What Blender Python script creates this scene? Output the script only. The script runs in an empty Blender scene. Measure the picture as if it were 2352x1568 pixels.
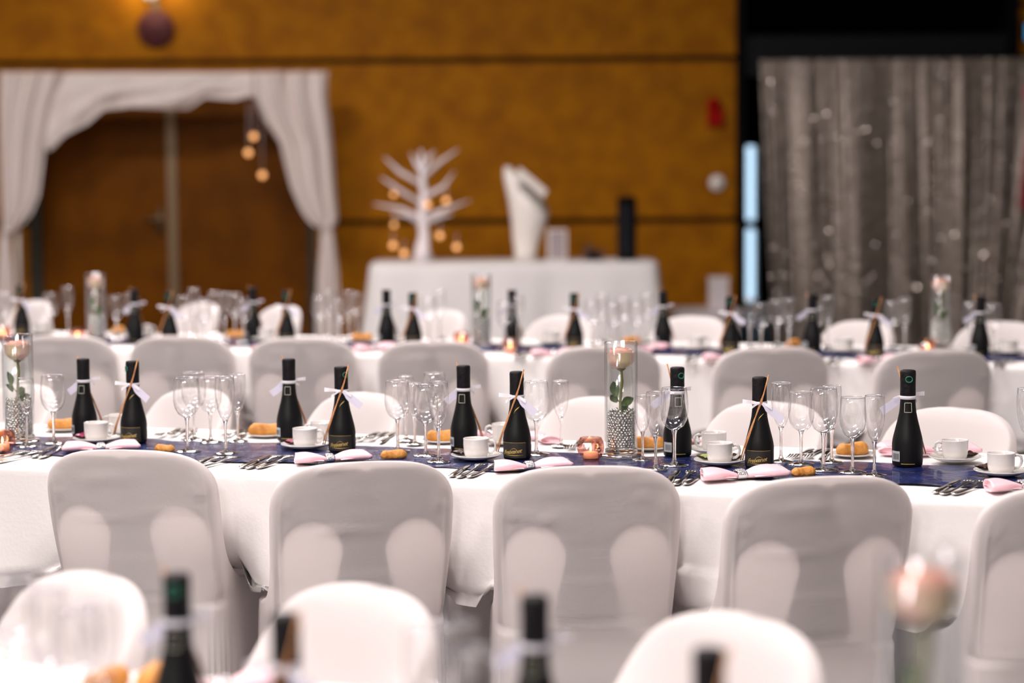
import bpy, math, random
import numpy as np
from mathutils import Vector, Matrix

# ------------------------------------------------------------------ camera / light / exposure
scn = bpy.context.scene
C = scn.collection
F, W, H, CZ = 5000.0, 2352, 1568, 1.45          # focal length in pixels, frame, camera height
YH, ROLL = 366.0, 0.0075                          # horizon row, roll
_p = math.atan((H / 2 - YH) / F)
FWD = Vector((0, math.cos(_p), -math.sin(_p)))
_r = Vector((1, 0, 0)); _u = _r.cross(FWD)
RGT = _r * math.cos(ROLL) - _u * math.sin(ROLL)
UPV = _r * math.sin(ROLL) + _u * math.cos(ROLL)
CAM = Vector((0, 0, CZ))
cd = bpy.data.cameras.new('camera'); camera = bpy.data.objects.new('camera', cd); C.objects.link(camera)
camera.matrix_world = Matrix(((RGT.x, UPV.x, -FWD.x, CAM.x), (RGT.y, UPV.y, -FWD.y, CAM.y),
                              (RGT.z, UPV.z, -FWD.z, CAM.z), (0, 0, 0, 1)))
cd.sensor_width = 36.0; cd.lens = 36.0 * F / W; cd.clip_start = 0.05; cd.clip_end = 200
cd.dof.use_dof = True; cd.dof.focus_distance = 4.85; cd.dof.aperture_fstop = 2.0
scn.camera = camera

world = bpy.data.worlds.new('world'); scn.world = world; world.use_nodes = True
bgn = world.node_tree.nodes['Background']
bgn.inputs[0].default_value = (0.55, 0.78, 1.0, 1); bgn.inputs[1].default_value = 1.6

scn.view_settings.view_transform = 'Standard'; scn.view_settings.look = 'None'
scn.view_settings.gamma = 1.0; scn.view_settings.use_curve_mapping = False
scn.view_settings.exposure = 0.22
cy = scn.cycles
cy.use_denoising = True
cy.max_bounces = 9; cy.diffuse_bounces = 4; cy.glossy_bounces = 5; cy.transmission_bounces = 10
cy.transparent_max_bounces = 28; cy.caustics_reflective = False; cy.caustics_refractive = False
cy.sample_clamp_indirect = 6.0

LAMPS = []                                         # (x, y, sx, sy, watts) of the ceiling panels, built with their housings below
CEIL = 4.6
for lx, ly, w_ in ((-3.4, 2.6, 105), (-0.6, 3.0, 105), (-3.0, 6.6, 125), (0.0, 6.9, 95),
                   (-3.2, 10.9, 190), (-0.8, 11.0, 110), (-1.6, -1.6, 270), (-4.2, -1.6, 160), (2.6, 3.4, 25)):  # behind the camera both are unseen, the left one added to fill chair backs
    LAMPS.append((lx, ly, 1.5, 0.6, w_))

def ray(px, py):
    return FWD + RGT * ((px - W / 2) / F) - UPV * ((py - H / 2) / F)
def P(px, py, z):                                  # pixel -> point on the horizontal plane at height z
    d = ray(px, py); return CAM + d * ((z - CZ) / d.z)
def PY(px, py, Y):                                 # pixel -> point on the vertical plane at depth Y
    d = ray(px, py); return CAM + d * (Y / d.y)

# ------------------------------------------------------------------ helpers
rnd = random.Random(7)
class MB:
    def __init__(s): s.v = []; s.f = []; s.m = []
    def add(s, vs, fs, mi=0):
        o = len(s.v); s.v += [tuple(v) for v in vs]; s.f += [tuple(i + o for i in f) for f in fs]; s.m += [mi] * len(fs)
        return s
    def box(s, x0, x1, y0, y1, z0, z1):
        return s.add([(x0,y0,z0),(x1,y0,z0),(x1,y1,z0),(x0,y1,z0),(x0,y0,z1),(x1,y0,z1),(x1,y1,z1),(x0,y1,z1)],
                     [(0,3,2,1),(4,5,6,7),(0,1,5,4),(1,2,6,5),(2,3,7,6),(3,0,4,7)])
    def rings(s, rings, cap0=True, cap1=True, closed=True):
        n = len(rings[0]); vs = [p for r in rings for p in r]; fs = []
        for i in range(len(rings) - 1):
            for j in range(n if closed else n - 1):
                k = (j + 1) % n
                fs.append((i*n+j, i*n+k, (i+1)*n+k, (i+1)*n+j))
        if cap0: fs.append(tuple(range(n))[::-1])
        if cap1: fs.append(tuple((len(rings)-1)*n + j for j in range(n)))
        return s.add(vs, fs)
    def lathe(s, prof, n=24, c=(0,0,0), cap0=False, cap1=False):
        rs = [[(c[0]+r*math.cos(2*math.pi*j/n), c[1]+r*math.sin(2*math.pi*j/n), c[2]+z) for j in range(n)] for r, z in prof]
        return s.rings(rs, cap0, cap1)
    def tube(s, pts, rad, n=8, cap=True):
        pts = [Vector(p) for p in pts]; rs = []; up = Vector((0.13, 0.27, 0.95))
        for i, p in enumerate(pts):
            t = (pts[min(i+1, len(pts)-1)] - pts[max(i-1, 0)]).normalized()
            a = t.cross(up)
            if a.length < 1e-3: a = t.cross(Vector((1, 0, 0)))
            a.normalize(); b = t.cross(a)
            r = rad[i] if isinstance(rad, (list, tuple)) else rad
            rs.append([p + (a*math.cos(2*math.pi*j/n) + b*math.sin(2*math.pi*j/n)) * r for j in range(n)])
        return s.rings(rs, cap, cap)
    def grid(s, fn, nu, nv):
        vs = [fn(i/nu, j/nv) for j in range(nv+1) for i in range(nu+1)]
        fs = [(j*(nu+1)+i, j*(nu+1)+i+1, (j+1)*(nu+1)+i+1, (j+1)*(nu+1)+i) for j in range(nv) for i in range(nu)]
        return s.add(vs, fs)
    def sphere(s, c, r, nu=10, nv=6, sc=(1,1,1)):
        rs = []
        for i in range(nv+1):
            a = -math.pi/2 + math.pi*i/nv
            rr = max(math.cos(a), 0.02)*r
            rs.append([(c[0]+rr*math.cos(2*math.pi*j/nu)*sc[0], c[1]+rr*math.sin(2*math.pi*j/nu)*sc[1], c[2]+r*math.sin(a)*sc[2]) for j in range(nu)])
        return s.rings(rs)
    def mesh(s, name, mats, smooth=True):
        me = bpy.data.meshes.new(name); me.from_pydata(s.v, [], s.f)
        if not isinstance(mats, (list, tuple)): mats = [mats]
        for m in mats: me.materials.append(m)
        if len(mats) > 1: me.polygons.foreach_set('material_index', s.m)
        me.polygons.foreach_set('use_smooth', [smooth]*len(me.polygons)); me.update()
        return me
    def build(s, name, mats, parent=None, smooth=True):
        return link(name, s.mesh(name, mats, smooth), parent)
def link(name, data, parent=None, loc=None, rz=0.0):
    o = bpy.data.objects.new(name, data); C.objects.link(o)
    if parent: o.parent = parent
    if loc is not None: o.location = loc
    if rz: o.rotation_euler.z = rz
    return o
def tag(o, label=None, cat=None, group=None, kind=None):
    if label: o['label'] = label
    if cat: o['category'] = cat
    if group: o['group'] = group
    if kind: o['kind'] = kind
    return o
def thing(name, label=None, cat=None, group=None, loc=(0,0,0), rz=0.0):
    return tag(link(name, None, None, loc, rz), label, cat, group)
def copy_tree(o, parent=None):
    c = o.copy(); C.objects.link(c); c.parent = parent
    for ch in o.children: copy_tree(ch, c)
    return c
_used = set()
def place(proto, loc, rz, label, group=None, scale=None):
    """first use moves the prototype itself, later uses copy it with its parts"""
    if proto.name in _used: o = copy_tree(proto)
    else: o = proto; _used.add(proto.name)
    o.location = loc; o.rotation_euler.z = rz; o['label'] = label
    if group: o['group'] = group
    elif 'group' in o: del o['group']
    if scale: o.scale = (scale,)*3
    return o
def sm(a, b, x):
    t = min(max((x-a)/(b-a), 0), 1); return t*t*(3-2*t)

# ------------------------------------------------------------------ materials
def srgb(r, g, b):
    f = lambda c: (c/12.92 if c <= .04045 else ((c+.055)/1.055)**2.4)
    return (f(r/255), f(g/255), f(b/255), 1)
def mat(name, col, rough=.5, metal=0.0, noise=None, bump=None, spec=.5, trans=0.0, emit=None, ior=1.45, sheen=0, aniso=None, coat=0):
    """noise=(scale, second colour, amount); bump=(scale, strength)"""
    m = bpy.data.materials.new(name); m.use_nodes = True; nt = m.node_tree; b = nt.nodes['Principled BSDF']
    b.inputs['Base Color'].default_value = col; b.inputs['Roughness'].default_value = rough; b.inputs['Metallic'].default_value = metal
    b.inputs['Specular IOR Level'].default_value = spec; b.inputs['IOR'].default_value = ior
    b.inputs['Transmission Weight'].default_value = trans; b.inputs['Coat Weight'].default_value = coat
    if sheen: b.inputs['Sheen Weight'].default_value = sheen
    tc = nt.nodes.new('ShaderNodeTexCoord')
    if noise:
        n = nt.nodes.new('ShaderNodeTexNoise'); n.inputs['Scale'].default_value = noise[0]; n.inputs['Detail'].default_value = 4
        nt.links.new(tc.outputs['Object'], n.inputs['Vector'])
        mr = nt.nodes.new('ShaderNodeMapRange'); mr.inputs[1].default_value = .35; mr.inputs[2].default_value = .65; mr.inputs[4].default_value = noise[2]
        nt.links.new(n.outputs['Fac'], mr.inputs[0])
        mx = nt.nodes.new('ShaderNodeMix'); mx.data_type = 'RGBA'
        mx.inputs[6].default_value = col; mx.inputs[7].default_value = noise[1]
        nt.links.new(mr.outputs[0], mx.inputs[0]); nt.links.new(mx.outputs[2], b.inputs['Base Color'])
    if bump:
        n2 = nt.nodes.new('ShaderNodeTexNoise'); n2.inputs['Scale'].default_value = bump[0]; n2.inputs['Detail'].default_value = 3
        nt.links.new(tc.outputs['Object'], n2.inputs['Vector'])
        bp = nt.nodes.new('ShaderNodeBump'); bp.inputs['Strength'].default_value = bump[1]; bp.inputs['Distance'].default_value = .01
        nt.links.new(n2.outputs['Fac'], bp.inputs['Height']); nt.links.new(bp.outputs[0], b.inputs['Normal'])
    if emit:
        b.inputs['Emission Color'].default_value = emit[0]; b.inputs['Emission Strength'].default_value = emit[1]
    return m
def mat_fabric(name, col, tl, bump=(60, .12), rough=.8):
    """thin woven cloth: part reflects, part lets light through"""
    m = mat(name, col, rough, bump=bump, spec=.15); nt = m.node_tree; b = nt.nodes['Principled BSDF']
    out = nt.nodes['Material Output']; t = nt.nodes.new('ShaderNodeBsdfTranslucent'); t.inputs[0].default_value = col
    mx = nt.nodes.new('ShaderNodeMixShader'); mx.inputs[0].default_value = tl
    nt.links.new(b.outputs[0], mx.inputs[1]); nt.links.new(t.outputs[0], mx.inputs[2]); nt.links.new(mx.outputs[0], out.inputs[0])
    return m
def mat_thin_glass(name, col=(1,1,1,1), edge=(.40,.39,.39,1), base=.11, rough=.07):
    """thin glass wall: clear face-on, tinted and mirror-like at grazing angles"""
    m = bpy.data.materials.new(name); m.use_nodes = True; nt = m.node_tree; nt.nodes.remove(nt.nodes['Principled BSDF'])
    out = nt.nodes['Material Output']
    lw = nt.nodes.new('ShaderNodeLayerWeight'); lw.inputs[0].default_value = .35
    pw = nt.nodes.new('ShaderNodeMath'); pw.operation = 'POWER'; pw.inputs[1].default_value = 2.6; nt.links.new(lw.outputs['Facing'], pw.inputs[0])
    mc = nt.nodes.new('ShaderNodeMix'); mc.data_type = 'RGBA'; mc.inputs[6].default_value = col; mc.inputs[7].default_value = edge
    nt.links.new(pw.outputs[0], mc.inputs[0])
    tr = nt.nodes.new('ShaderNodeBsdfTransparent'); nt.links.new(mc.outputs[2], tr.inputs[0])
    gl = nt.nodes.new('ShaderNodeBsdfGlossy'); gl.inputs['Roughness'].default_value = rough; gl.inputs[0].default_value = (1,1,1,1)
    fr = nt.nodes.new('ShaderNodeMath'); fr.operation = 'MULTIPLY_ADD'; fr.inputs[1].default_value = .75; fr.inputs[2].default_value = base
    nt.links.new(pw.outputs[0], fr.inputs[0])
    mx = nt.nodes.new('ShaderNodeMixShader'); nt.links.new(fr.outputs[0], mx.inputs[0])
    nt.links.new(tr.outputs[0], mx.inputs[1]); nt.links.new(gl.outputs[0], mx.inputs[2]); nt.links.new(mx.outputs[0], out.inputs[0])
    return m
M = {}
M['cover'] = mat_fabric('chair_cover_stretch', (.90, .85, .84, 1), .49, bump=(140, .05))
M['cloth'] = mat_fabric('white_tablecloth', (.86, .835, .825, 1), .12, bump=(90, .08))
M['drape'] = mat_fabric('sheer_drape', (.86, .79, .76, 1), .25, bump=(60, .1))
M['plastic'] = mat('chair_plastic', (.34, .33, .33, 1), .45)
M['darkmetal'] = mat('dark_metal', (.03, .03, .032, 1), .45, .6)
M['bottle'] = mat('black_satin_glass', (.004, .004, .0045, 1), .45, spec=.22, bump=(300, .03))
M['foil'] = mat('black_foil', (.006, .005, .006, 1), .55, spec=.2, bump=(120, .25))
M['label_black'] = mat('black_paper_label', (.014, .012, .011, 1), .6, noise=(60, (.03, .025, .015, 1), .5))
M['gold'] = mat('gold_print', (.62, .45, .13, 1), .35, .5)
M['emblem'] = mat('green_print', (.01, .17, .10, 1), .45)
M['cream'] = mat('cream_print', (.55, .55, .42, 1), .5)
M['grey_label'] = mat('grey_back_label', (.45, .46, .47, 1), .5)
M['stick'] = mat('wooden_stick', srgb(196, 140, 88), .6, noise=(90, srgb(140, 88, 60), .7))
M['ribbon'] = mat_fabric('white_ribbon', (.78, .76, .80, 1), .2, bump=(200, .05), rough=.4)
M['tag'] = mat_fabric('lilac_tag', (.68, .66, .78, 1), .3, bump=(200, .05))
M['glass'] = mat_thin_glass('thin_glass')
M['glass_solid'] = mat('solid_glass', (1, 1, 1, 1), .0, trans=1.0, ior=1.45)
M['vase'] = mat_thin_glass('vase_glass', edge=(.5, .52, .52, 1), base=.045)
M['water'] = mat_thin_glass('water', col=(.97, .99, .98, 1), edge=(.7, .75, .74, 1), base=.03)
M['bead'] = mat('silver_bead', (.62, .61, .58, 1), .12, 1.0)
M['petal'] = mat('rose_petal', srgb(246, 208, 194), .55, noise=(38, srgb(244, 186, 168), .85), sheen=.3)
M['petal_in'] = mat('rose_inner_petal', srgb(244, 186, 164), .55, noise=(40, srgb(246, 206, 188), .8), sheen=.3)
M['petal_out'] = mat('rose_outer_petal', srgb(236, 205, 176), .55, noise=(30, srgb(222, 205, 150), .8), sheen=.3)
M['stem'] = mat('rose_stem', srgb(120, 125, 50), .5, noise=(60, srgb(92, 92, 34), .8))
M['leaf'] = mat('leaf_green', srgb(70, 100, 26), .4, noise=(50, srgb(46, 74, 16), .9))
M['china'] = mat('white_china', (.66, .635, .61, 1), .12, coat=.3)
M['steel'] = mat('cutlery_steel', (.62, .60, .57, 1), .16, 1.0)
M['napkin'] = mat('pink_satin', srgb(238, 194, 202), .38, noise=(18, srgb(226, 170, 182), .6), sheen=.4, bump=(150, .06))
M['diamante'] = mat('diamante', (.75, .73, .74, 1), .1, .8)
M['bread'] = mat('bread_crust', srgb(182, 114, 40), .6, noise=(45, srgb(212, 152, 76), .9), bump=(60, .5))
M['runner'] = mat('navy_runner', (.007, .012, .062, 1), .24, noise=(26, (.015, .03, .14, 1), .8), bump=(34, .9), coat=.25)
M['magenta'] = mat('magenta_wrapper', (.22, .012, .06, 1), .3, bump=(80, .6))
M['choc'] = mat('brown_wrapper', (.05, .022, .016, 1), .3, bump=(80, .6))
M['lime'] = mat('lime_wrapper', (.24, .27, .03, 1), .35, bump=(80, .5))
M['votive'] = mat_thin_glass('copper_votive_glass', col=(.92, .56, .46, 1), edge=(.40, .12, .08, 1), base=.14, rough=.06)
M['wax'] = mat('candle_wax', (.85, .72, .58, 1), .5, emit=((1, .55, .2, 1), .35))
M['flame'] = mat('flame', (1, .6, .2, 1), .5, emit=((1, .62, .25, 1), 14))
M['mirror'] = mat('mirror_plate', (.75, .76, .78, 1), .04, 1.0)
M['osb'] = mat('ochre_board', srgb(157, 99, 0), .62, noise=(6, srgb(133, 79, 0), .9), bump=(40, .2), spec=.12)
M['gap'] = mat('shadow_gap_paint', srgb(52, 30, 6), .8, spec=.1)
M['doorwood'] = mat('brown_door_veneer', srgb(104, 58, 0), .45, noise=(3, srgb(80, 42, 0), .8), spec=.08)
M['jamb'] = mat('dark_jamb', (.02, .018, .008, 1), .6)
M['alu'] = mat('brushed_metal', (.17, .12, .07, 1), .4, .7)
M['black'] = mat('black_paint', (.0022, .0022, .0026, 1), .7, spec=.08)
M['beam'] = mat('black_blue_beam', (.006, .0065, .009, 1), .6, spec=.15)
M['plaster'] = mat('warm_plaster', (.52, .49, .46, 1), .85, bump=(30, .1))
M['ceiling'] = mat('ceiling_tile', (.60, .58, .56, 1), .9, bump=(20, .1))
M['floor'] = mat('dark_floor', (.035, .032, .034, 1), .5, noise=(5, (.05, .046, .046, 1), .8))
M['lamp'] = mat('lamp_diffuser', (.9, .9, .9, 1), .5, emit=((1, .95, .9, 1), 5))
M['bulb'] = mat('fairy_bulb', (1, .6, .3, 1), .4, emit=((1, .42, .13, 1), 1.15))
M['twig'] = mat('white_twig', (.80, .75, .78, 1), .6, bump=(60, .4))
M['vase_white'] = mat('white_ceramic', (.82, .77, .72, 1), .3)
M['bell'] = mat('maroon_bell', srgb(84, 44, 46), .5, spec=.2)
M['red'] = mat('red_enamel', (.30, .004, .003, 1), .75, spec=.1)
M['white_plastic'] = mat('white_plastic', (.78, .74, .70, 1), .4)
M['paper'] = mat('white_paper', (.74, .69, .70, 1), .7)
M['shaded_sheet'] = mat('shaded_card', (.32, .27, .28, 1), .7)  # pale card, its dimmer lighting put into the grey-mauve colour
M['pink_sash'] = mat('coral_sash', (.45, .06, .08, 1), .5)
M['blue_lit'] = mat('blue_lit_panel', (.0, .1, .2, 1), .4, emit=((.02, .35, .7, 1), .6))
M['silver'] = mat('silver_foil', (.23, .195, .165, 1), .34, .95, noise=(14, (.36, .315, .28, 1), .8), bump=(30, .8))
M['glint_flake'] = mat('silver_glint_flake', (.70, .63, .58, 1), .20, 1.0)  # for the sparkle flakes added to the foil
M['candle_green'] = mat('greenery', srgb(62, 76, 20), .5, noise=(12, srgb(108, 104, 48), .7))

# ------------------------------------------------------------------ the hall
WY = 16.3                                          # back wall
X0, X1, Y0, Y1 = -7.0, 7.0, -4.0, WY
def struct(name, mb, m, parent=None, smooth=False):
    o = mb.build(name, m, parent, smooth)
    if not parent: o['kind'] = 'structure'
    return o
struct('floor', MB().box(X0-.2, X1+.2, Y0-.2, 21.2, -.2, 0), M['floor'])
struct('ceiling', MB().box(X0-.2, X1+.2, Y0-.2, Y1+.2, CEIL, CEIL+.2), M['ceiling'])
struct('wall_left', MB().box(X0-.2, X0, Y0-.2, Y1, 0, CEIL), M['plaster'])
struct('wall_right', MB().box(X1, X1+.2, Y0-.2, Y1, 0, CEIL), M['plaster'])
struct('wall_front', MB().box(X0, X1, Y0-.2, Y0, 0, CEIL), M['plaster'])
# back wall: board panels on a dark backing, with a double door and an opening to a dark lobby
ox0 = PY(1696, 300, WY).x; ox1 = PY(2326, 20, WY).x
dx0 = PY(62, 400, WY).x; dx1 = PY(722, 400, WY).x
dz1 = PY(400, 176, WY).z
sz1 = PY(1200, 137, WY).z; sz0 = PY(1200, 508, WY).z
wb = MB()
wb.box(X0, dx0, WY+.03, WY+.2, 0, CEIL); wb.box(dx1, ox0, WY+.03, WY+.2, 0, CEIL)
wb.box(dx0, dx1, WY+.03, WY+.2, dz1, CEIL); wb.box(ox1, X1, WY+.03, WY+.2, 0, CEIL)
wback = struct('wall_back', wb, M['gap'])
g = .023
for (a, b, z0, z1) in ((X0, dx0, 0, sz0-g), (X0, dx0, sz0+g, sz1-g), (X0, ox0-.02, sz1+g, sz1+1.2), (X0, ox0-.02, sz1+1.24, CEIL),
                       (dx1, ox0-.02, 0, sz0-g), (dx1, ox0-.02, sz0+g, sz1-g), (dx0, dx1, dz1+.02, sz1-g),
                       (ox1+.04, X1, 0, 2.55), (ox1+.04, X1, 2.59, CEIL)):
    struct('wall_panel', MB().box(a, b, WY, WY+.03, z0, z1), M['osb'], wback)
# double door in the draped opening
door = thing('door_1'); door['kind'] = 'structure'; door.location = (dx0, WY+.1, 0)
dw = dx1-dx0
for a, b in ((0, .085), (dw-.06, dw)):
    MB().box(a, b, -.07, .08, 0, dz1).build('door_jamb', M['jamb'], door, False)
cx = PY(395, 400, WY+.1).x - dx0
MB().box(.085, cx-.035, 0, .05, .01, dz1).build('door_leaf', M['doorwood'], door, False)
MB().box(cx+.035, dw-.06, 0, .05, .01, dz1).build('door_leaf', M['doorwood'], door, False)
MB().box(cx-.035, cx+.035, -.02, .05, 0, dz1).build('centre_post', M['alu'], door, False)
hnd = MB(); hnd.box(cx-.12, cx-.07, -.015, .0, .92, 1.10); hnd.tube([(cx-.095, -.01, 1.02), (cx-.095, -.05, 1.02), (cx-.2, -.05, 1.02)], .011)
hnd.build('door_handle', M['alu'], door, True)
# dark lobby beyond the opening
lb = MB(); lb.box(ox0-.35, ox0-.05, WY+.2, 20.9, 0, 4.4)
lb.box(ox1+.3, ox1+.6, WY+.2, 20.9, 0, 4.4); lb.box(ox0-.35, ox1+.6, WY+.2, 20.9, 4.4, 4.5)
struct('wall_lobby', lb, M['black'])
wa = PY(1715, 400, 20.6).x; wb_ = PY(1741, 400, 20.6).x
p1t, p1b = PY(1728, 335, 20.6).z, PY(1728, 506, 20.6).z
p2t, p2b = PY(1728, 526, 20.6).z, PY(1728, 695, 20.6).z
fl = MB(); fl.box(ox0-.35, wa, 20.6, 20.9, 0, 4.4); fl.box(wb_, ox1+.6, 20.6, 20.9, 0, 4.4)
fl.box(wa, wb_, 20.6, 20.9, p1t, 4.4); fl.box(wa, wb_, 20.6, 20.9, 0, p2b)
struct('wall_lobby_end', fl, M['black'])
win = thing('window_1'); win['kind'] = 'structure'; win.location = (wa, 20.65, 0)
ww = wb_-wa
MB().box(0, ww, 0, .06, p2t, p1b).build('window_rail', M['black'], win, False)
MB().box(.003, ww-.003, .03, .036, p1b, p1t).build('pane', M['glass'], win, False)
MB().box(.003, ww-.003, .03, .036, p2b, p2t).build('pane', M['glass'], win, False)
# opening frame and the roller-shutter housing above the curtain
fr = MB(); fr.box(ox0-.02, ox0+.05, WY-.05, WY+.25, 0, CEIL); fr.box(ox1-.04, ox1+.04, WY-.05, WY+.25, 0, CEIL)
struct('trim_1', fr, M['black'])
bz0, bz1 = PY(2000, 134, WY).z, PY(2000, 80, WY).z
struct('trim_2', MB().box(ox0+.05, ox1-.04, WY-.02, WY+.2, bz0-.12, bz1), M['beam'])
# ceiling lamps
for i, (lx, ly, sx, sy, wt) in enumerate(LAMPS):
    t = thing('ceiling_light', 'unseen long rectangular ceiling light panel with white diffuser', 'ceiling light', 'ceiling light panels', (lx, ly, CEIL))
    if i == 0:
        hm = MB().box(-sx/2-.03, sx/2+.03, -sy/2-.03, sy/2+.03, -.08, -.0); hme = hm.mesh('housing', M['white_plastic'], False)
        dm = MB().box(-sx/2, sx/2, -sy/2, sy/2, -.085, -.081).mesh('diffuser', M['lamp'], False)
    link('housing', hme, t); link('diffuser', dm, t)
    ld = bpy.data.lights.new('panel_light', 'AREA'); ld.shape = 'RECTANGLE'; ld.size = sx; ld.size_y = sy; ld.energy = wt
    ld.color = (1, .905, .888)
    lo = link('panel_light', ld, t); lo.location = (0, 0, -.10)

# ------------------------------------------------------------------ table rows
ANG = -math.radians(16.6)
UX = Vector((math.cos(ANG), math.sin(ANG), 0)); VX = Vector((-math.sin(ANG), math.cos(ANG), 0))
TZ = .75; HALF = .37
ROWS = {'fg': Vector((0, 2.42, 0)), 'mid': Vector((0, 5.06, 0)), 'back': Vector((0, 8.10, 0))}
ROWTXT = {'fg': 'table row farthest from the wood wall', 'mid': 'middle table row', 'back': 'table row nearest the wood wall'}
LEN = {'fg': 1.25, 'mid': 2.3, 'back': 3.4}
def make_cloth(row, seed):
    r = random.Random(seed); L = LEN[row]; ph = [r.uniform(0, 6.28) for _ in range(6)]
    drop = .285; n_u = int(L*170)
    sec = []                                       # (v, z, fraction down the drop) across the table
    for k in range(7): sec.append((-HALF+.02 - .02*math.sin(k/6*1.57), None, 0))
    def section(u):
        out = []
        w1 = math.sin(u*5.1+ph[0])*.5 + math.sin(u*11.7+ph[1])*.35 + math.sin(u*23+ph[2])*.2
        w2 = math.sin(u*4.3+ph[3])*.5 + math.sin(u*12.9+ph[4])*.35 + math.sin(u*21+ph[5])*.2
        hem = .018*math.sin(u*6.3+ph[1]) + .012*math.sin(u*2.3+ph[4])
        N = 26
        for side, w in ((-1, w1), (1, w2)):
            col = []
            for k in range(N+1):
                d = k/N; z = TZ - .014 - (drop+hem)*d
                off = HALF + .004 + .030*d*d*(.6 + .6*w) + .006*w*d
                if d > .85: off -= .05*(d-.85)/.15*.5
                col.append((side*off, z))
            arc = [(side*(HALF-.010+.014*math.sin(a)), TZ-.014+.014*math.cos(a)) for a in (0, .4, .8, 1.2)]
            if side < 0: out += col[::-1] + arc[::-1]
            else:
                for q in range(1, 12): out.append((-HALF+.01 + (2*HALF-.02)*q/12, TZ + .0015*math.sin(u*9+q) * (1 if 2 < q < 10 else 0)))
                out += arc + col
        return out
    rings = []
    for i in range(n_u+1):
        u = -L + 2*L*i/n_u
        rings.append([UX*u + VX*v + Vector((0, 0, z)) for v, z in section(u)])
    yield_to_chairs(rings, ROWS[row])
    o = MB().rings(rings, False, False, closed=False).build('tablecloth', M['cloth'])
    o.location = ROWS[row]
    tag(o, 'long white tablecloth draped over the ' + ROWTXT[row], 'tablecloth')
    return o
def make_table(row):
    L = LEN[row]-.04
    t = thing('banquet_table', 'long banquet table under the cloth of the ' + ROWTXT[row], 'table', None, ROWS[row], ANG)
    MB().box(-L, L, -HALF+.055, HALF-.055, TZ-.045, TZ-.012).build('tabletop', M['plastic'], t, False)
    k = max(2, int(L))
    for i in range(k):
        x = -L+.3 + (2*L-.6)*i/(k-1)
        MB().box(x-.025, x+.025, -.025, .025, 0, TZ-.045).build('leg', M['darkmetal'], t, False)
def make_runner(row, v0, v1, seed):
    r = random.Random(seed); L = LEN[row]-.02; n = int(L*90); ph = [r.uniform(0, 6.28) for _ in range(8)]
    def f(a, b):
        u = -L + 2*L*a; v = v0 + (v1-v0)*b
        e = .010*math.sin(u*17+ph[0]) + .008*math.sin(u*31+ph[1])
        v += e*(2*b-1)
        z = TZ + .0034 + .0008*math.sin(u*23+ph[2]+b*3) * math.sin(b*9+ph[3]) + .0006*math.sin(u*57+b*17+ph[4])
        p = UX*u + VX*v; return (p.x, p.y, z)
    mb = MB().grid(f, n, 14)
    o = mb.build('table_runner', M['runner']); o.location = ROWS[row]
    tag(o, 'crinkled navy blue fabric runner along the ' + ROWTXT[row], 'table runner')
for i, rw in enumerate(('fg', 'mid', 'back')):
    make_table(rw); make_runner(rw, -.205, .115, 31+i)

# ------------------------------------------------------------------ covered chairs (local +y faces the table, origin on the floor under the back)
TOP = .82; SEAT = .455; LEAN = math.tan(math.radians(12.5)); HW = .197
def half_w(z):
    if z > .70: return HW*max(0.0, 1-((z-.70)/(TOP-.70))**2.9)**(1/2.9)
    if z > SEAT: return HW - .006*sm(.70, .5, z)
    return HW - .006 + .004*sm(SEAT, .25, z)
def rear_y(x, z):
    back = -LEAN*max(z-.42, 0)
    return back + .75*x*x*sm(.40, .55, z) - .012*sm(.42, 0, z)
def depth(z, tent=False, q=0.0):                  # front-to-rear depth of the covered chair at height z, q = |x| / half width
    if z <= .43: d = .435
    elif z <= .452: d = .423
    else: d = .038 + .385*math.exp(-(z-.452)/.055)
    if z > .70: d *= max(.25, half_w(z)/HW)**.7
    if tent:
        d = .038 + (d-.038)*.86
        if .44 < z < .80: d += max(0, .038 + .33*((.80-z)/.35)**1.7 - d)*min(1, q)**2
    return d
def wid(z, tent=False):
    return half_w(z) - (.022*sm(.56, .44, z) if tent else 0)
BODIES = []                                        # (inverse rotation, location, tent) of every chair
def yield_to_chairs(rings, org):
    for soft in (9, 2, 0, 0, 0): yield_once(rings, org, soft)
def yield_once(rings, org, soft):
    """where a chair presses into the hanging cloth, the cloth gives way: it is pushed in or rides up over the seat"""
    M_ = .012
    def hit(p):
        for R_, Rt, loc, tent in BODIES:
            q = R_ @ Vector((p.x+org.x-loc[0], p.y+org.y-loc[1], 0))
            w = wid(min(max(p.z, .02), .80), tent) + M_
            if abs(q.x) >= w or p.z > TOP: continue
            y0 = rear_y(q.x, p.z) - M_; y1 = y0 + 2*M_ + depth(p.z, tent, abs(q.x)/w)
            if y0 < q.y < y1: return (Rt, loc, q, tent)
        return None
    D = [[None]*len(r) for r in rings]
    for i, r in enumerate(rings):
        for j, p in enumerate(r):
            if p.z > TZ-.002: continue
            h = hit(p)
            if not h: continue
            fw = h[0] @ Vector((0, .003, 0)); k = 0; a = p.copy()
            while hit(a) and k < 110: a = a + fw; k += 1
            b = p.copy(); m = 0
            while hit(b) and m < 90: b = b + Vector((0, 0, .003)); m += 1
            if b.z < TZ-.03 and m*1.7 < k: D[i][j] = b-p
            else: D[i][j] = a-p
    n, w = len(rings), len(rings[0])
    Z = Vector((0, 0, 0)); F_ = [[d or Z for d in r] for r in D]
    for _ in range(soft):                          # soft folds running out from each pressed place
        G = [list(r) for r in F_]
        for i in range(n):
            for j in range(w):
                for a, b in ((i-1, j), (i+1, j), (i, j-1), (i, j+1)):
                    if 0 <= a < n and 0 <= b < w and F_[a][b].length*.74 > G[i][j].length and rings[i][j].z < TZ-.02: G[i][j] = F_[a][b]*.74
        F_ = G
    for i in range(n):
        for j in range(w): rings[i][j] = rings[i][j] + F_[i][j]
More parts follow.
